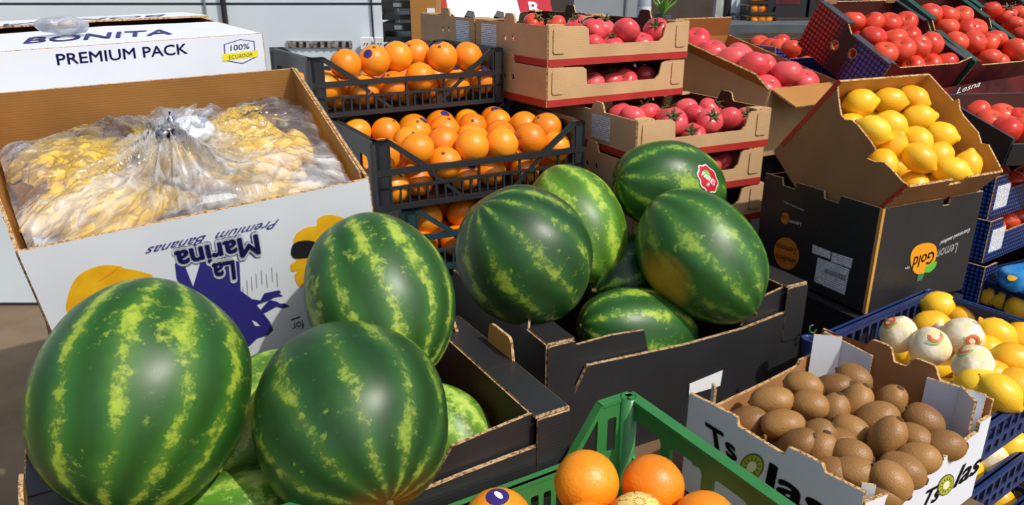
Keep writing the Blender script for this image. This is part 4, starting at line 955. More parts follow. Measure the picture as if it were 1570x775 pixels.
text_on(t, MK, 1, FYk, 'Ts', (1411, 781), (1438, 766), (1421, 753), M_ink, .02, .2); text_on(t, MK, 1, FYk, 'las', (1461, 749), (1500, 722), (1471, 717), M_ink, .02, .2)
M_slice = simple('kiwi_slice_print', (176, 190, 60), .5, .2, 50); M_cream = simple('cream_print', (246, 240, 190), .5, .05, 40); M_skinp = simple('kiwi_rim_print', (110, 100, 30), .5, .1, 40)
for ax, val, cx, cy, a, b, rt in ((0, FX, 1153, 716, 18, 21, 30), (1, FYk, 1450, 744, 11, 18, 28)):
    for f, m, lf in ((1.0, M_skinp, .0004), (.88, M_slice, .0007), (.4, M_cream, .0010)):
        print_on(t, MK, ax, val, oval(cx, cy, a * f, b * f, 24, rt), m, 'kiwi_slice_print', lf)
    for kq in range(12):
        an = kq * math.pi / 6; c, s = math.cos(an), math.sin(an); cr, sr = math.cos(rad(rt)), math.sin(rad(rt))
        def sp2(f, e): x, y = a * (f * c - e * s), b * (f * s + e * c); return (cx + x * cr - y * sr, cy + x * sr + y * cr)
        print_on(t, MK, ax, val, [sp2(.45, -.03), sp2(.75, -.02), sp2(.75, .02), sp2(.45, .03)], M_ink, 'seed_print', .0013)
print_on(t, MK, 0, FX, [(1061, 692), (1081, 701), (1081, 722), (1062, 713)], simple('stamp_grey', (70, 70, 76), .6, .5, 200, c2=(150, 150, 156)), 'stamp_print')
KW = 'the white kiwi box'
rows = [('back', [(1309, 581, .022, .8, -.5), (1232, 593, .012, 1, -.2), (1275, 596, .008, .6, .3), (1366, 616, .012, .3, 1)]),
        ('second', [(1183, 615, .012, 1, .15), (1242, 622, .014, 1, -.1), (1278, 631, .006, .3, 1), (1311, 620, .010, .4, .9), (1417, 646, .016, .8, -.7)]),
        ('third', [(1148, 648, -.004, 1, .2), (1200, 651, .016, 1, .1), (1304, 661, 0, 1, -.4), (1346, 641, .010, .8, .3), (1360, 672, .018, .4, .9), (1402, 674, .0, .9, -.5), (1447, 684, .0, .9, .1)]),
        ('fourth', [(1222, 684, .006, .6, .6), (1253, 668, .002, .7, .6), (1256, 694, .004, .3, 1), (1306, 698, .016, 1, -.15), (1408, 704, .010, 1, .2), (1280, 678, -.01, 1, 0)]),
        ('front', [(1312, 726, .006, 1, -.1), (1276, 728, -.004, 1, .2), (1366, 738, .012, .5, -.5), (1384, 722, .004, .9, -.4), (1348, 758, -.01, .8, .3), (1240, 712, -.014, 1, 0)])]
i0 = 0
for row, pts in rows:
    pts = sorted(pts)
    for i, (u, v, dz, ax, ay) in enumerate(pts):
        pos = MK @ loc(MK, u, v, 2, h - .058 + dz)
        put('kiwi%d' % (i0 % 3), pos, orient(vdir(ax, ay, RND.uniform(-.7, -.1))), 'brown kiwi, %s in the %s row of %s' % (nth(i, len(pts)), row, KW), 'kiwi', 'kiwis in the white box', 1.06 * (.95 + .1 * RND.random())); i0 += 1
fill(MK, ['kiwi0', 'kiwi1', 'kiwi2'], w - .05, d - .03, 6, 4, h - .112, 'brown kiwi', KW, 'kiwi', 'kiwis in the white box', 1.05, lambda i: orient(Vector((RND.uniform(-1, 1), RND.uniform(-1, 1), .2))))
# ---------------------------------------------------------------- black crates of oranges
OG = 'black crates of oranges'
t1, O1 = slat_crate('topmost black plastic crate heaped with oranges', (-.341, 2.11, 1.4215), (0, 0, 32), .53, .35, .145, OG)
t2, O2 = slat_crate('middle black plastic crate full of oranges', (-.141, 1.871, 1.271), (0, 0, 28.6), .533, .357, .157, OG)
t3, O3 = slat_crate('lowest dark crate of oranges behind the watermelons', (-.085, 1.885, 1.112), (0, 0, 27.5), .53, .355, .157, OG, M_teal_pl)
KO = ['orange0', 'orange1', 'orange2']; W1 = 'the topmost black crate'; W2 = 'the middle black crate'
pile(O1, .53, .35, .145, .041, KO, [('front', [(512, 118, -.006), (555, 114), (603, 109), (645, 107), (690, 102, -.004), (728, 100, -.004)]), ('back', [(531, 104, .004), (574, 98, .004), (604, 93, .008), (644, 90, .008), (685, 92, .01), (722, 92, .012)])], .145 - .030, 'orange', W1, 'orange', 'oranges in the topmost black crate', .98, (5, 3), .045)
pile(O2, .533, .357, .157, .041, KO, [('back', [(543, 200), (588, 203), (625, 192), (660, 187), (703, 182), (735, 178)]), ('second', [(637, 204, .004), (682, 200, .004), (724, 195, .004), (762, 189, .004), (804, 194, .002)]),
               ('third', [(633, 220), (679, 219), (724, 215), (766, 209), (850, 207)]), ('front', [(614, 238, -.004), (626, 236, .012), (673, 239, .006), (717, 231, .008), (764, 225, .008), (812, 215, .016), (856, 216)])], .157 - .040, 'orange', W2, 'orange', 'oranges in the middle black crate', .97, (6, 4), .045)
fill(O3, KO, .49, .32, 6, 4, .048, 'orange', 'the lowest dark crate', 'orange', 'oranges in the lowest dark crate', .95); fill(O3, KO, .45, .28, 5, 3, .108, 'orange', 'the lowest dark crate, upper part', 'orange', 'oranges in the lowest dark crate upper part', .95)
# crates carrying them, out of sight
for lab, p, rz, z0, z1 in (('support stack under the lowest dark orange crate', (-.11, 1.88), 28, 0, .952), ('support stack under the topmost black orange crate', (-.349, 2.125), 32, 0, 1.272)):
    dd = .33 if z1 < 1 else .3
    t = thing('support_stack', lab, 'support', frame((p[0] + (-.05 if z1 > 1 else 0), p[1] + (.08 if z1 > 1 else 0), 0), (0, 0, rz))); g = G(); g.box((0, 0, z1 / 2), (.46, dd - .08 if z1 > 1 else dd, z1)); obj('stack_body', g, M_black_board, t)

# ---------------------------------------------------------------- kraft tomato boxes
TG = 'kraft tomato boxes'; A0 = Vector((.196, 2.245, 0)); rA = 31; eA = (Vector((math.cos(rad(rA)), math.sin(rad(rA)), 0)), Vector((-math.sin(rad(rA)), math.cos(rad(rA)), 0)))
KP = ['pink0', 'pink1', 'pink3', 'red3']; KK = ['pink0', 'pink1', 'pink2', 'pink3']
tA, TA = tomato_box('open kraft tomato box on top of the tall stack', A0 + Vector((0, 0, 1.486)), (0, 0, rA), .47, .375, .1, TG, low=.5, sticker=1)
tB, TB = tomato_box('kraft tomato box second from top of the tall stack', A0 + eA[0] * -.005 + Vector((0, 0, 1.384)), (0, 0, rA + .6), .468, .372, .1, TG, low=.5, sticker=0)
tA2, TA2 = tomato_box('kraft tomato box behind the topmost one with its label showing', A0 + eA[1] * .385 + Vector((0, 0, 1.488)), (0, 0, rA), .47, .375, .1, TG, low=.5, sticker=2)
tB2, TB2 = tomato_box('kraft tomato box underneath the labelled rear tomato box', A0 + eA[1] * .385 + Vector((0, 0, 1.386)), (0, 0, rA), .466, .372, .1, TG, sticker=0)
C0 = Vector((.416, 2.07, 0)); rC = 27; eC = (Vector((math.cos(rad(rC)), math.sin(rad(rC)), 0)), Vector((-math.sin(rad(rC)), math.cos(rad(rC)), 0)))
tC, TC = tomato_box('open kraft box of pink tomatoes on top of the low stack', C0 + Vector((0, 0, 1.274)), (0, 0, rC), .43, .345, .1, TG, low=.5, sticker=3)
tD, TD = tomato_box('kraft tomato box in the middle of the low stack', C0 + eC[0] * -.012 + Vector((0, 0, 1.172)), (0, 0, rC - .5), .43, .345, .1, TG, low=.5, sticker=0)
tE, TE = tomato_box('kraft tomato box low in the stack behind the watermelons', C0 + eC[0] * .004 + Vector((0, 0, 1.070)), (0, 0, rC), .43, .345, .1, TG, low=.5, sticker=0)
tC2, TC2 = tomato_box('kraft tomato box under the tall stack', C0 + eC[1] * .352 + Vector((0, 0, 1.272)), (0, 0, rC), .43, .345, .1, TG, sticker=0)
pile(TA, .47, .375, .1, .038, KP, [('back', [(919, 52), (948, 50), (966, 52), (990, 52, .01)]), ('front', [(898, 58), (908, 67), (945, 62), (976, 61), (994, 59), (1009, 57)])], .1 - .030, 'tomato', 'the topmost kraft box', 'tomato', 'tomatoes in the topmost kraft box', .88, (5, 4), .036, .8)
place(TA2, KP, [('front', [(819, 36), (852, 38), (886, 38)])], .1 - .03, 'tomato', 'the rear kraft box', 'tomato', 'tomatoes in the rear kraft box', .9, shape=(.47, .375, .036))
place(TB, KP, [('front', [(907, 128), (937, 125), (957, 125), (988, 119)])], .044, 'tomato', 'the second kraft box', 'tomato', 'tomatoes in the second kraft box', .92)
fill(TB, KP, .44, .25, 6, 3, .042, 'red tomato', 'the second kraft box', 'tomato', 'tomatoes in the second kraft box', .85, skip=lambda p: p.y < -.04)
pile(TC, .43, .345, .1, .038, KK, [('back', [(955, 176), (970, 179), (1001, 178), (1053, 168, .006), (1086, 172)]), ('middle', [(1020, 179), (1060, 181), (1086, 190), (1112, 185, .008), (1137, 185)]), ('front', [(1025, 204), (1039, 193), (1065, 199, .006)])], .1 - .030, 'pink tomato', 'the low stack', 'tomato', 'tomatoes on the low stack', .90, (4, 3), .036, .8)
place(TD, KK, [('front', [(1086, 256), (1106, 250), (1128, 246)])], .05, 'tomato', 'the middle kraft box', 'tomato', 'tomatoes in the middle kraft box', .92)
t = thing('support_stack', 'support under the tall tomato stack', 'support', frame((A0 + eA[1] * .42)[:2] + (0,), (0, 0, rA))); g = G(); g.box((0, .06, .64), (.4, .22, 1.278)); obj('stack_body', g, M_black_board, t)
t = thing('support_stack', 'support under the low tomato stack', 'support', frame((C0 + eC[1] * .15)[:2] + (0,), (0, 0, rC))); g = G(); g.box((0, 0, .4825), (.40, .62, .965)); obj('stack_body', g, M_black_board, t)
t = thing('support_stack', 'short support under the rear kraft box', 'support', frame((C0 + eC[1] * .352)[:2] + (0.967,), (0, 0, rC))); g = G(); g.box((0, 0, .1), (.38, .3, .202)); obj('stack_body', g, M_kraft, t)
# ---------------------------------------------------------------- open carton of pink tomatoes
w, d, h = .32, .47, .22; MPk = boxframe((.75, 2.48, 1.354), (14, 0, 33), h)
t = thing('open_carton', 'open kraft carton heaped with large pink tomatoes', 'carton', MPk); mats = [M_kraft, M_kraft_in, M_edge]
floor_panel(t, w, d, M_kraft_in)
for sd_ in ('front', 'back', 'left', 'right'):
    L = w if sd_ in ('front', 'back') else d; side_panel('side_wall', t, sd_, w, d, rect(-L / 2, 0, L / 2, h), mats, .005)
for nm, O, U, V, L, H_ in (('flap', (0, d / 2, h), (1, 0, 0), (0, -.25, .97), w, .07), ('flap', (w / 2, 0, h), (0, 1, 0), (.97, 0, -.35), d, .05), ('flap', (-w / 2, 0, h), (0, -1, 0), (-.75, 0, .65), d, .06), ('flap', (0, -d / 2, h), (-1, 0, 0), (0, -.95, -.3), w, .085)):
    g = G(); g.prism([(-L / 2 + .004, 0), (L / 2 - .004, 0), (L / 2 - .03, H_), (-L / 2 + .03, H_)], .005, O, U, Vector(V).normalized(), (1, 0, 2)); obj(nm, g, mats, t)
pile(MPk, .32, .47, h, .038, ['pink0', 'pink2'], [('back', [(1077, 86), (1088, 77, .012), (1130, 86, .008)]), ('second', [(1064, 103), (1116, 103, .01), (1103, 112, .0), (1159, 104, .006)]), ('third', [(1090, 118, .016), (1145, 117), (1131, 124), (1191, 121, .008)]), ('front', [(1116, 131, .012), (1171, 131), (1231, 129), (1204, 136)])], h + .004, 'large pink tomato', 'the open carton', 'tomato', 'tomatoes in the open carton', 1.12, (3, 5), h - .07)
t = thing('support_stack', 'support under the open carton of pink tomatoes', 'support', MPk @ frame((0, 0, -1.2)) if False else frame((.70, 2.56, 0), (0, 0, 33))); g = G(); g.box((0, .02, .55), (.28, .3, 1.1)); obj('stack_body', g, M_black_board, t)

# ---------------------------------------------------------------- dotted dark tomato boxes
def dots(name, base, ca, cb, scale=70):
    q = N(name).set(.4, .4); v = q.coord(); vo = q.new('ShaderNodeTexVoronoi'); vo.inputs['Scale'].default_value = scale; vo.inputs['Randomness'].default_value = 0; q.link(v, vo.inputs['Vector'])
    s = q.new('ShaderNodeSeparateXYZ'); q.link(v, s.inputs[0]); g_ = q.ramp(q.math('ADD', q.math('MULTIPLY', s.outputs['Y'], 3.2), .5), [(.30, rgb(*cb)), (.44, rgb(*base)), (.58, rgb(*base)), (.74, rgb(*ca))])
    k = q.math('LESS_THAN', vo.outputs['Distance'], .42); q.col(q.mix(k, rgb(*base), g_)); return q.mat
M_dots = dots('dotted_print', (18, 12, 14), (198, 34, 30), (40, 84, 190)); M_bdots = dots('blue_dotted_print', (14, 20, 54), (44, 92, 190), (44, 92, 190), 85)
M_maroon = simple('dark_red_print', (112, 26, 30), .45, .4, 12, c2=(52, 12, 16)); M_dkgreen = simple('dark_green_print', (26, 74, 58), .45, .2, 12); M_dkgrey = simple('dark_slate_print', (62, 66, 72), .45, .15, 12)
M_tom_in = simple('dark_maroon_board', (88, 44, 36), .7, .2, 12)
def tilted_box(label, M, w, d, h, outer, rim, front, group, lettering=None):
    t = thing('tomato_box', label, 'box', M, group); floor_panel(t, w, d, M_tom_in)
    for sd_ in ('left', 'right'):
        hs = [[(c + .012 * math.cos(a), h * .55 - c * .2 + .012 * math.sin(a)) for a in [k * .7854 for k in range(8)]] for c in (-.035, .035)]
        p = side_panel('end_wall', t, sd_, w, d, [(-d / 2, 0), (d / 2, 0), (d / 2, h), (.03, h), (.0, h - .02), (-d / 2, h - .02)], [outer, M_tom_in, M_edge], .005, 0, hs)
        sg = -1 if sd_ == 'left' else 1
        for y0, y1, z in ((.03, d / 2, h), (-d / 2, 0, h - .02)):
            g = G(); g.box((sg * (w / 2 - .010), (y0 + y1) / 2, z + .002), (.030, y1 - y0, .004)); obj('rim_fold', g, rim, t)
        if sd_ == 'left':
            for c in (-.035, .035):
                g = G(); g.lathe([(.012, -.001), (.016, .001), (.016, -.002)], 14); g.v = [(-w / 2 - .003 - z, c + x, h * .55 - c * .2 + y) for x, y, z in g.v]; obj('hole_ring', g, M_edge, p)
    side_panel('front_wall', t, 'front', w, d, [(-w / 2, 0), (w / 2, 0), (w / 2, h - .01), (w * .36, h - .03), (-w * .36, h - .03), (-w / 2, h - .01)], [front, M_tom_in, M_edge], .005)
    side_panel('back_wall', t, 'back', w, d, rect(-w / 2, 0, w / 2, h), [outer, M_tom_in, M_edge], .005)
    for sx in (-1, 1):
        g = G(); g.prism(tabpoly(0, .05, 0, .03), .004, (sx * (w / 2 - .035), d / 2 - .006, h - .004), (1, 0, 0), (0, 0, 1)); obj('corner_tab', g, [M_kraft, M_edge, M_edge][0:1], t)
    return t
h = .15; w, d = .361, .326; MT1 = boxframe((1.182, 2.422, 1.455), (27, 0, 27), h)
tilted_box('tilted dark tomato box with red and blue dotted side', MT1, w, d, h, M_dots, M_dkgrey, M_maroon, 'tilted tomato boxes')
pile(MT1, w, d, h, .038, ['red0', 'red2'], [('back', [(1308, 33), (1336, 36), (1362, 36), (1388, 35)]), ('second', [(1343, 58), (1369, 62), (1391, 58)]), ('third', [(1359, 82), (1383, 80), (1409, 78), (1429, 72)]), ('front', [(1399, 100), (1429, 101), (1450, 100)])], h - .025, 'red tomato', 'the tilted dotted box', 'tomato', 'tomatoes in the tilted dotted box', 1.0, (4, 4), .045)
h2 = .14; w2, d2 = .315, .34; MT2 = boxframe((1.49, 2.575, 1.456), (30, 0, 29.8), h2)
tilted_box('tilted dark tomato box with green rim at upper right', MT2, w2, d2, h2, M_dkgreen, M_dkgreen, M_maroon, 'tilted tomato boxes')
pile(MT2, w2, d2, h2, .038, ['red0', 'red2'], [('back', [(1430, 24), (1452, 25), (1473, 26)]), ('second', [(1478, 47), (1498, 46), (1458, 44, -.01)]), ('third', [(1475, 66), (1494, 70), (1508, 65), (1524, 62)]), ('front', [(1517, 90), (1537, 90), (1548, 81)])], h2 - .025, 'red tomato', 'the tilted green-rimmed box', 'tomato', 'tomatoes in the tilted green-rimmed box', .98, (4, 4), .045)
MT3 = MT2 @ Matrix.Translation((w2 + .012, .05, .005)); tilted_box('tilted box of vine tomatoes at the top right corner', MT3, w2, d2, h2, M_dkgreen, M_dkgreen, M_maroon, 'tilted tomato boxes')
pile(MT3, w2, d2, h2, .038, ['red1', 'red3'], [('back', [(1519, 18), (1541, 22), (1558, 22)]), ('front', [(1558, 39), (1575, 42), (1566, 55)])], h2 - .025, 'vine tomato', 'the top right box', 'tomato', 'vine tomatoes in the top right box', .95, (4, 4), .045)
# long dark red box front below the tilted boxes, with a script name
p = at(1450, 130, 2.05); rz = 27; Mr = frame((1.36, 2.33, 1.16), (0, 0, 27))
t = thing('tomato_box', 'dark red lettered box under the tilted tomato boxes', 'box', Mr); g = G(); g.prism([(-.17, 0), (.60, 0), (.60, .155), (-.17, .125)], .006, (0, 0, 0), (1, 0, 0), (0, 0, 1)); obj('front_wall', g, M_maroon, t)
g = G(); g.box((.215, .12, .004), (.76, .24, .008)); obj('bottom', g, M_tom_in, t); g = G(); g.box((.215, .236, .05), (.76, .006, .1)); obj('back_wall', g, M_tom_in, t)
text_on(t, Mr, 1, -.0035, 'Lesna', (1466, 144), (1502, 132), (1468, 135), M_white, .0, .3)
t = thing('support_stack', 'support under the tilted tomato boxes', 'support', frame((1.42, 2.66, 0), (0, 0, 27))); g = G(); g.box((.1, .0, .6), (.9, .34, 1.2)); obj('stack_body', g, M_black_board, t)
# small blue-purple box between the pink carton and the tilted box
c = at(1192, 95, 2.75); Ms = frame((c.x, c.y, c.z - .07), (0, 0, 20)); t = thing('tomato_box', 'small dark box with purple dotted front behind the pink tomatoes', 'box', Ms)
M_pdots = dots('purple_dotted_print', (20, 16, 46), (96, 66, 150), (70, 80, 170), 80)
wq, dq, hq = .30, .34, .14
for sd_ in ('front', 'back', 'left', 'right'):
    L = wq if sd_ in ('front', 'back') else dq; lo = .72 if sd_ == 'front' else 1; side_panel('side_wall', t, sd_, wq, dq, [(-L / 2, 0), (L / 2, 0), (L / 2, hq), (L * .3, hq * lo), (-L * .3, hq * lo), (-L / 2, hq)], [M_pdots, M_tom_in, M_edge], .005)
floor_panel(t, wq, dq, M_tom_in)
place(Ms, ['red0', 'red2'], [('front', [(1160, 68), (1178, 72), (1196, 75), (1212, 76)]), ('back', [(1140, 58), (1166, 62)])], hq - .02, 'orange-red tomato', 'the small purple dotted box', 'tomato', 'tomatoes in the small purple dotted box', .95, shape=(wq, dq, .038))
fill(Ms, ['red0', 'red2'], .27, .31, 3, 4, .06, 'orange-red tomato', 'the small purple dotted box', 'tomato', 'tomatoes in the small purple dotted box', .9)
t = thing('support_stack', 'support under the small purple dotted box', 'support', frame((c.x, c.y, 0), (0, 0, 20))); g = G(); g.box((0, 0, (c.z - .071) / 2), (.26, .3, c.z - .072)); obj('stack_body', g, M_black_board, t)

# ---------------------------------------------------------------- lemon boxes
w, d, h = .324, .345, .243; topL, rotL = (.857, 1.762, 1.14), (0, 0, 25.5); ML_ = boxframe(topL, rotL, h)
t = thing('lemon_carton', 'black Lemon Gold carton carrying the tilted tray of lemons', 'carton', ML_); mats = [M_black_board, M_dark_in, M_edge]
floor_panel(t, w, d, M_dark_in)
def notch(L, z, at_, n_=.03, dp=.018): 
    out = [(-L / 2, z)]
    for a in at_: out += [(a - n_ / 2, z), (a - n_ / 2 + .004, z - dp), (a + n_ / 2 - .004, z - dp), (a + n_ / 2, z)]
    return out + [(L / 2, z)]
side_panel('side_wall', t, 'front', w, d, [(w / 2, 0), (-w / 2, 0)] + notch(w, h, (.04,)), mats, .006)
side_panel('side_wall', t, 'back', w, d, rect(-w / 2, 0, w / 2, h - .005), mats, .006)
side_panel('side_wall', t, 'left', w, d, [(d / 2, 0), (-d / 2, 0)] + notch(d, h, (-.04, .09), .05), mats, .006); side_panel('side_wall', t, 'right', w, d, rect(-d / 2, 0, d / 2, h), mats, .006)
g = G(); g.box((-w / 2 - .0005, -d / 2 - .0005, h / 2), (.008, .008, h)); obj('corner_edge', g, M_tray, t)
FYl, FXl = -d / 2 - .0034, -w / 2 - .0034
print_on(t, ML_, 1, FYl, smooth_poly([(1397, 408), (1396, 392), (1403, 379), (1417, 373), (1430, 374), (1436, 382), (1434, 398), (1426, 412), (1414, 420), (1403, 419)]), M_orange_print, 'lemon_logo')
print_on(t, ML_, 1, FYl, [(1416, 418), (1420, 408), (1430, 402), (1437, 401), (1433, 411), (1425, 418)], M_leaf, 'leaf_logo', .0007); print_on(t, ML_, 1, FYl, [(1405, 432), (1407, 422), (1413, 419), (1417, 420), (1413, 429)], simple('dark_leaf_print', (60, 130, 80), .5, .1, 30), 'leaf_logo', .0007)
text_on(t, ML_, 1, FYl, 'Gold', (1433, 385), (1400, 395), (1430, 403), M_ink, .01, .15, lift=.001); text_on(t, ML_, 1, FYl, 'Lemon', (1469, 372), (1437, 384), (1466, 388), M_white, .01, .15)
text_on(t, ML_, 1, FYl, 'Guaranteed seedless!', (1487, 350), (1441, 371), (1486, 356), M_white, 0, .2); text_on(t, ML_, 1, FYl, 'TM', (1395, 408), (1388, 410), (1395, 411), M_white, 0)
print_on(t, ML_, 0, FXl, oval(1206, 389, 19, 25, 28, -12), simple('orange_stamp_print', (206, 124, 36), .5, .1, 30), 'seal_print')
text_on(t, ML_, 0, FXl, 'Seedless', (1222, 399), (1190, 389), (1221, 408), M_ink, .0, lift=.001); text_on(t, ML_, 0, FXl, 'Lemons', (1221, 382), (1192, 373), (1219, 391), M_ink, 0, lift=.001)
print_on(t, ML_, 0, FXl, oval(1204, 335, 6.5, 9, 20), simple('orange_stamp_print2', (206, 124, 36), .5, .1, 30), 'seal_print'); text_on(t, ML_, 0, FXl, 'Lemon', (1229, 342), (1211, 337), (1228, 348), M_white, 0)
text_on(t, ML_, 0, FXl, 'Gold', (1210, 332), (1198, 329), (1209, 338), M_ink, 0, lift=.001); text_on(t, ML_, 0, FXl, 'Guaranteed seedless', (1233, 322), (1202, 308), (1232, 325), M_label, 0)
for P in ([(1246, 375), (1274, 386), (1273, 398), (1245, 388)], [(1276, 387), (1308, 397), (1305, 412), (1274, 401)], [(1254, 395), (1303, 413), (1295, 453), (1248, 432)]): print_on(t, ML_, 0, FXl, P, M_label, 'white_label')
print_on(t, ML_, 0, FXl, [(1265, 411), (1298, 423), (1297, 431), (1264, 419)], simple('barcode_grey', (90, 92, 96), .6, .5, 300, c2=(190, 190, 195)), 'barcode', .001)
# second carton under it
Mu = ML_ @ Matrix.Translation((-.02, -.01, -.215)); t = thing('lemon_carton', 'dark carton underneath the Lemon Gold carton', 'carton', Mu); g = G(); g.box((0, 0, .1), (w + .01, d + .01, .2)); obj('carton_body', g, M_black_board, t)
g = G(); g.box((0, 0, .204), (w + .014, d + .014, .008)); obj('carton_lid', g, M_black_board, t)
p = Mu @ Vector((0, 0, 0)); t = thing('support_stack', 'support under the dark lemon carton', 'support', frame((p.x, p.y, 0), (0, 0, 25.5))); g = G(); g.box((0, 0, p.z / 2 - .001), (.3, .3, p.z - .004)); obj('stack_body', g, M_black_board, t)
# tilted tray
w, d, h = .299, .2885, .25; MTy = boxframe((.902, 1.6675, 1.2907), (40.4, 0, 25.5), h); t = thing('lemon_tray', 'tilted brown cardboard tray heaped with lemons', 'tray', MTy); mats = [M_tray_out, M_tray, M_edge]
floor_panel(t, w, d, M_tray)
P = px_side(MTy, 'left', w, d, [(1276, 134), (1286, 150), (1290, 176), (1297, 184), (1306, 184), (1316, 192), (1338, 220), (1343, 230), (1330, 243), (1342, 248), (1356, 249), (1366, 258), (1384, 278), (1396, 293)])
side_panel('end_wall', t, 'left', w, d, [(-d / 2, 0), (d / 2, 0), (d / 2, h)] + P[1:-1] + [(-d / 2, h)], mats, .005)
P = px_side(MTy, 'right', w, d, [(1429, 114), (1462, 155), (1470, 152), (1472, 168), (1478, 178), (1500, 203), (1505, 220), (1516, 222), (1541, 248)])
side_panel('end_wall', t, 'right', w, d, [(-d / 2, 0), (d / 2, 0), (d / 2, h)] + P[1:-1] + [(-d / 2, h)], mats, .005)
side_panel('long_wall', t, 'back', w, d, rect(-w / 2, 0, w / 2, h), mats, .005)
side_panel('long_wall', t, 'front', w, d, [(w / 2, 0), (-w / 2, 0)] + notch(w, h, (.01,), .05, .02), mats, .005)
g = G(); g.box((-w / 2 - .0032, -d / 2 + .004, h / 2 + .05), (.0006, .008, h * .6)); obj('red_stripe', g, M_red, t); g = G(); g.box((-w / 2 - .0032, d / 2 - .006, h / 2 + .02), (.0006, .012, h * .9)); obj('red_stripe', g, M_red, t)
LW = 'the tilted cardboard tray'
rows = [('back', [(1316, 160), (1364, 155), (1409, 150)]), ('second', [(1300, 192, -.02), (1322, 204, .012), (1366, 192), (1417, 188)]), ('third', [(1365, 226), (1411, 220), (1445, 228), (1468, 214)]), ('fourth', [(1354, 249, -.01), (1409, 252, .012), (1462, 257, .006), (1503, 256)]), ('front', [(1408, 280), (1452, 284), (1478, 286, -.02)])]
orr = {(1409, 150): (.8, -.5, -.6), (1316, 160): (1, .1, -.2), (1364, 155): (1, -.15, -.1), (1503, 256): (.1, 1, -.3), (1468, 214): (.8, -.3, -.6), (1452, 284): (.2, .9, -.6), (1411, 220): (.3, -.8, -.6), (1409, 252): (.7, -.7, -.3), (1417, 188): (1, .1, -.4), (1462, 257): (1, -.35, -.4), (1322, 204): (.9, -.55, -.2), (1366, 192): (.9, -.5, -.2)}
seen = []
for row, pts in rows:
    pts = sorted(pts)
    for i, p in enumerate(pts):
        Lp = loc(MTy, p[0], p[1], 2, h - .042 + (p[2] if len(p) > 2 else 0))
        if Lp.y < -d / 2 + .036: Lp = loc(MTy, p[0], p[1], 1, -d / 2 + .036)
        Lp.x = max(min(Lp.x, w / 2 - .046), -w / 2 + .046); pos = MTy @ Lp; seen.append(put('lemon%d' % RND.randrange(3), pos, orient(vdir(*orr.get(p[:2], (RND.uniform(-1, 1), RND.uniform(-.8, .4), -.4)))), 'lemon, %s in the %s row of %s' % (nth(i, len(pts)), row, LW), 'lemon', 'lemons in the tilted tray', .93))
low = fill(MTy, ['lemon0', 'lemon1', 'lemon2'], .28, .27, 3, 4, h - .105, 'lemon', LW, 'lemon', 'lemons in the tilted tray', .9, lambda i: orient(Vector((1, RND.uniform(-.4, .4), 0))))
relax([(o, .1) for o in seen] + [(o, 1) for o in low], MTy, w - .024, d - .01, .035, h)

# ---------------------------------------------------------------- blue crates
def blue_crate(label, top, rot, w, d, h, low, group='blue lemon crates'):
    M = boxframe(top, rot, h); t = thing('blue_crate', label, 'crate', M, group); m = M_blue_pl
    g = G(); g.box((0, 0, .004), (w - .01, d - .01, .006)); obj('bottom', g, m, t)
    for sd_, L in (('front', w), ('back', w), ('left', d), ('right', d)):
        hh = low if sd_ == 'front' else h; n = int(L / .034); st = (L - .05) / n; hs = []
        for k in range(n):
            a = -L / 2 + .025 + k * st; hs.append(rrect(a + .004, hh * .42, a + st - .004, hh * .84, .004, 2))
            hs.append(rrect(a + .006, hh * .12, a + st - .006, hh * .34, .003, 2))
        side_panel('lattice_wall', t, sd_, w, d, rect(-L / 2 + .004, 0, L / 2 - .004, hh), [m] * 3, .004, .004, hs)
        ax, sg, U, run = SIDES[sd_]; g = G(); c = Vector((0, 0, hh - .004)); c[ax] = sg * ((d if ax == 1 else w) / 2 - .003); sz = [.016, .016, .008]; sz[run] = L - .02; g.box(c, sz); obj('rim', g, m, t)
    for sx in (-1, 1):
        for sy in (-1, 1):
            g = G(); g.lathe([(.013, 0), (.013, h + .002), (.009, h + .002), (.009, h - .02)], 14); g.v = [(x + sx * (w / 2 - .010), y + sy * (d / 2 - .010), z) for x, y, z in g.v]; obj('corner_tube', g, m, t)
    return t, M
w, d, h = .414, .31, .14
tb1, B1 = blue_crate('top blue plastic crate of loose and wrapped lemons', (.868, 1.345, .932), (0, 0, 35), w, d, h, .085)
tb2, B2 = blue_crate('second blue plastic crate under the lemon crate', (.866, 1.345, .788), (0, 0, 35), w, d, h, .085)
tb3, B3 = blue_crate('lowest blue plastic crate of the lemon stack', (.868, 1.343, .644), (0, 0, 35), w, d, h, .085)
BW = 'the top blue crate'
for row, pts in (('back', [(1440, 470, .004, .9, -.25), (1428, 499, .0, 1, .1), (1476, 488, -.012, 1, -.2), (1529, 513, .006, .8, -.6), (1567, 516, -.005, 1, .5)]), ('front', [(1552, 553, .014, .9, -.35), (1520, 578, .004, .7, -.3), (1560, 592, .004, 1, -.2), (1533, 603, .002, .5, -.5), (1509, 540, -.02, .7, .2), (1500, 590, .0, 1, 0)])):
    pts = sorted(pts)
    for i, (u, v, dz, ax, ay) in enumerate(pts):
        put('lemon%d' % (i % 3), B1 @ loc(B1, u, v, 2, h - .03 + dz), orient(vdir(ax, ay, -.25)), 'loose lemon, %s in the %s group of %s' % (nth(i, len(pts)), row, BW), 'lemon', 'loose lemons in the top blue crate', .95)
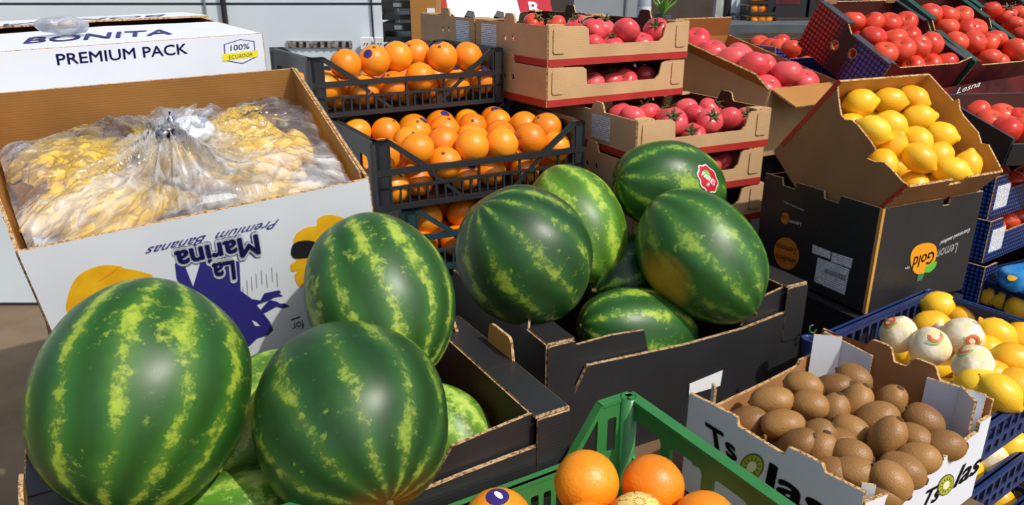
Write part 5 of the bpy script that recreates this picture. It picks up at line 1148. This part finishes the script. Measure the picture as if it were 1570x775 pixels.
for i, (u, v, dz, ax, lab) in enumerate(((1378, 513, .012, (-.3, .6, -.6), 'paper-wrapped lemon leftmost in the blue crate'), (1425, 533, .014, (.2, .85, -.5), 'paper-wrapped lemon second from left in the blue crate'), (1476, 515, .014, (.4, -.1, -.9), 'paper-wrapped lemon with orange ring in front of loose lemons'), (1492, 562, .018, (-.2, .75, -.5), 'paper-wrapped lemon nearest to the kiwi box corner'))):
    put('wrapped%d' % (i % 2), B1 @ loc(B1, u, v, 2, h - .03 + dz), orient(vdir(*ax), 1.57), lab, 'wrapped lemon', 'wrapped lemons', 1.05)
fill(B1, ['lemon0', 'lemon1', 'lemon2'], w - .05, d - .05, 4, 4, .045, 'lemon', BW, 'lemon', 'lemons in the top blue crate', .9, lambda i: orient(Vector((1, RND.uniform(-.6, .6), 0))))
fill(B2, ['lemon0', 'lemon1', 'lemon2'], w - .05, d - .05, 4, 4, .045, 'lemon', 'the second blue crate', 'lemon', 'lemons in the second blue crate', .9, lambda i: orient(Vector((1, RND.uniform(-.6, .6), 0))))
for u, v, lab, key in ((1546, 684, 'lemon showing in the gap between the two blue crates', 'lemon0'), (1516, 700, 'paper-wrapped lemon in the gap beside the kiwi box', 'wrapped0')):
    put(key, at(u, v, 1.50), orient(vdir(.9, .4, -.2)), lab, 'lemon' if key[0] == 'l' else 'wrapped lemon', None, .95)
fill(B3, ['lemon0', 'lemon1', 'lemon2'], w - .05, d - .05, 4, 4, .045, 'lemon', 'the lowest blue crate', 'lemon', 'lemons in the lowest blue crate', .9, lambda i: orient(Vector((1, RND.uniform(-.6, .6), 0))))
t = thing('support_stack', 'support under the blue lemon crates', 'support', frame((.868, 1.343, 0), (0, 0, 35))); g = G(); g.box((0, 0, .25), (.36, .26, .5)); obj('stack_body', g, M_wood, t)
# right-hand blue crate with lemons in a printed blue bag
tr, BR_ = blue_crate('blue plastic crate of bagged lemons at the right edge', (1.51, 1.88, .834), (0, 0, 24.9), .41, .32, .12, .09)
for i, (u, v, dz) in enumerate(((1524, 452, 0), (1543, 458, 0), (1566, 470, 0), (1570, 440, .02))):
    put('lemon%d' % (i % 3), BR_ @ loc(BR_, u, v, 2, .075 + dz), orient(vdir(1, .3, -.3)), 'lemon, %s in the right-hand blue crate' % nth(i, 4), 'lemon', 'lemons in the right-hand blue crate', .95)
g = ellipsoid(.07, .05, .03, 40, 20, .2, 3); vs = []
for p in g.v: p = Vector(p); vs.append(tuple(p * (1 + .10 * noise.noise(p * 30))))
g.v = vs; o = obj('lemon_bag', g, simple('blue_bag_print', (30, 120, 200), .3, .3, 16, .3, 60, c2=(60, 150, 210))); p = BR_ @ Vector((-.07, .05, .12)); o.matrix_world = frame(at(1568, 424, 2.0), (0, -10, 20)); tag(o, 'shiny blue bag of lemons in the right-hand blue crate', 'bag')
for (a, b) in ((-.3, -.5), (.1, -.75), (.35, -.3), (-.6, -.2), (.0, -.2)):
    obj('lemon_print', patch((.07, .05, .03), (a, b, .55), .011, CIRC, 1.05), M_yel, o)
t = thing('support_stack', 'support under the right-hand blue crate', 'support', frame((1.51, 1.88, 0), (0, 0, 25))); g = G(); g.box((0, 0, .355), (.38, .28, .71)); obj('stack_body', g, M_wood, t)

# ---------------------------------------------------------------- blue dotted tomato boxes at the right edge
def dot_box(label, Fpx, dep, rz, w, d, h, sticker=True):
    P = at(*Fpx, dep); e = (Vector((math.cos(rad(rz)), math.sin(rad(rz)), 0)), Vector((-math.sin(rad(rz)), math.cos(rad(rz)), 0)))
    c = P + e[0] * w / 2 + e[1] * d / 2; M = boxframe(c, (0, 0, rz), h); t = thing('tomato_box', label, 'box', M, 'blue dotted tomato boxes'); floor_panel(t, w, d, M_tom_in)
    side_panel('front_wall', t, 'front', w, d, [(-w / 2, 0), (w / 2, 0), (w / 2, h), (w * .3, h), (w * .26, h * .62), (-w * .3, h * .62), (-w * .34, h), (-w / 2, h)], [M_bdots, M_tom_in, M_edge], .005)
    for sd_ in ('left', 'right', 'back'):
        L = w if sd_ == 'back' else d; side_panel('side_wall', t, sd_, w, d, rect(-L / 2, 0, L / 2, h), [M_bdots, M_tom_in, M_edge], .005)
    if sticker: g = G(); g.box((-w * .37, -d / 2 - .003, h * .5), (.075, .0008, h * .55)); obj('paper_label', g, M_label, t)
    return t, M
tS2, S2 = dot_box('upper blue dotted tomato box with white label at right edge', (1528, 272), 1.98, 35, .40, .34, .118)
tS3, S3 = dot_box('lower blue dotted tomato box with white label at right edge', (1520, 340), 2.0, 35, .40, .34, .118)
tS4, S4 = dot_box('lowest blue dotted tomato box at right edge', (1511, 410), 2.02, 35, .40, .34, .118, False)
for S, nm in ((S2, 'the upper blue dotted box'), (S3, 'the lower blue dotted box')): fill(S, ['red0', 'red2'], .36, .30, 4, 4, .055, 'red tomato', nm, 'tomato', 'tomatoes in ' + nm, 1.0)
p = S4 @ Vector((0, 0, 0)); t = thing('support_stack', 'support under the blue dotted boxes', 'support', frame((p.x, p.y, 0), (0, 0, 35))); g = G(); g.box((0, 0, p.z / 2 - .001), (.36, .3, p.z - .003)); obj('stack_body', g, M_black_board, t)
# shallow dark tray of tomatoes on top of the dotted stack
hS = .075; MS = boxframe((1.47, 2.1, 1.246), (12, 0, 8), hS); wS, dS = .42, .32
t = thing('tomato_box', 'shallow dark tray of red tomatoes right of the lemon tray', 'box', MS); floor_panel(t, wS, dS, M_tom_in)
for sd_ in ('front', 'back', 'left', 'right'):
    L = wS if sd_ in ('front', 'back') else dS; side_panel('side_wall', t, sd_, wS, dS, rect(-L / 2, 0, L / 2, hS if sd_ != 'front' else hS * .8), [M_black_board, M_tom_in, M_dkgrey], .008)
place(MS, ['red0', 'red2'], [('back', [(1495, 173), (1536, 178), (1562, 184)]), ('front', [(1515, 188), (1517, 203), (1542, 196), (1567, 201)])], hS - .015, 'red tomato', 'the shallow dark tray', 'tomato', 'tomatoes in the shallow dark tray', 1.0, shape=(wS, dS, .038))
# dark cartons far behind with red print, far crates of oranges
c, w, h = px_box(1182, -30, 1250, 30, 4.3)
for i, (u0, u1, lab) in enumerate(((1182, 1245, 'left'), (1247, 1310, 'middle'), (1312, 1400, 'right'))):
    c, w, h = px_box(u0, -40, u1, 28, 4.3); t = thing('dark_carton', lab + ' dark carton with red print at the far back', 'carton', frame((c.x, c.y + .2, c.z - h / 2)), 'far dark cartons'); g = G(); g.box((0, 0, h / 2), (w - .01, .3, h)); obj('carton_body', g, M_ink, t)
    g = G(); g.box((0, -.1515, h * .38), (w * .6, .002, h * .16)); obj('red_print', g, M_maroon, t); g = G(); g.box((-w * .1, -.1525, h * .47), (w * .3, .002, h * .05)); obj('pale_print', g, M_label, t)
for k in range(3):
    c, w, h = px_box(1143, -10 + 17 * k, 1181, 6 + 17 * k, 4.45); t = thing('fruit_crate', ['upper', 'middle', 'lower'][k] + ' far crate of oranges beside the white panel', 'crate', frame((c.x, c.y, c.z - h / 2)), 'far crates of oranges')
    g = G(); g.box((0, 0, .004), (w, .2, .008)); g.box((0, -.1, h * .2), (w, .006, h * .3)); g.box((-w / 2, 0, h * .45), (.006, .2, h * .9)); g.box((w / 2, 0, h * .45), (.006, .2, h * .9)); obj('shell', g, M_black_pl, t)
    for i in range(3): put('orange%d' % (i % 3), (c.x + (i - 1) * w * .3, c.y - .04, c.z - h / 2 + .04), rnd_rot(), 'orange, %s in the %s far crate' % (nth(i, 3), ['upper', 'middle', 'lower'][k]), 'orange', 'oranges in the far crates', .85 if k else .85)
# plastic cap and cable in the gap beside the kiwi box
c = at(1241, 522, 1.52); t = thing('blue_cup', 'small blue plastic cup in the gap beside the kiwi box', 'cup', frame((c.x, c.y, c.z - .03))); g = G(); g.lathe([(.012, 0), (.014, .03), (.0165, .034), (.0155, .036), (.012, .032), (.011, .004), (.0002, .004)], 20); obj('cup_body', g, M_blue_pl, t)
g = G(); pts = [at(1246 + 5 * math.cos(a), 505 + 6 * math.sin(a), 1.6) for a in [k * .35 for k in range(15)]]; g.tube(pts, .0018, 6); tag(obj('wire_loop', g, M_green_pl), 'thin green wire loop in the gap beside the black crate', 'wire')
# ---------------------------------------------------------------- prototypes are not part of the place
for o in HID:
    for k in list(o.children): bpy.data.objects.remove(k, do_unlink=True)
    bpy.data.objects.remove(o, do_unlink=True)
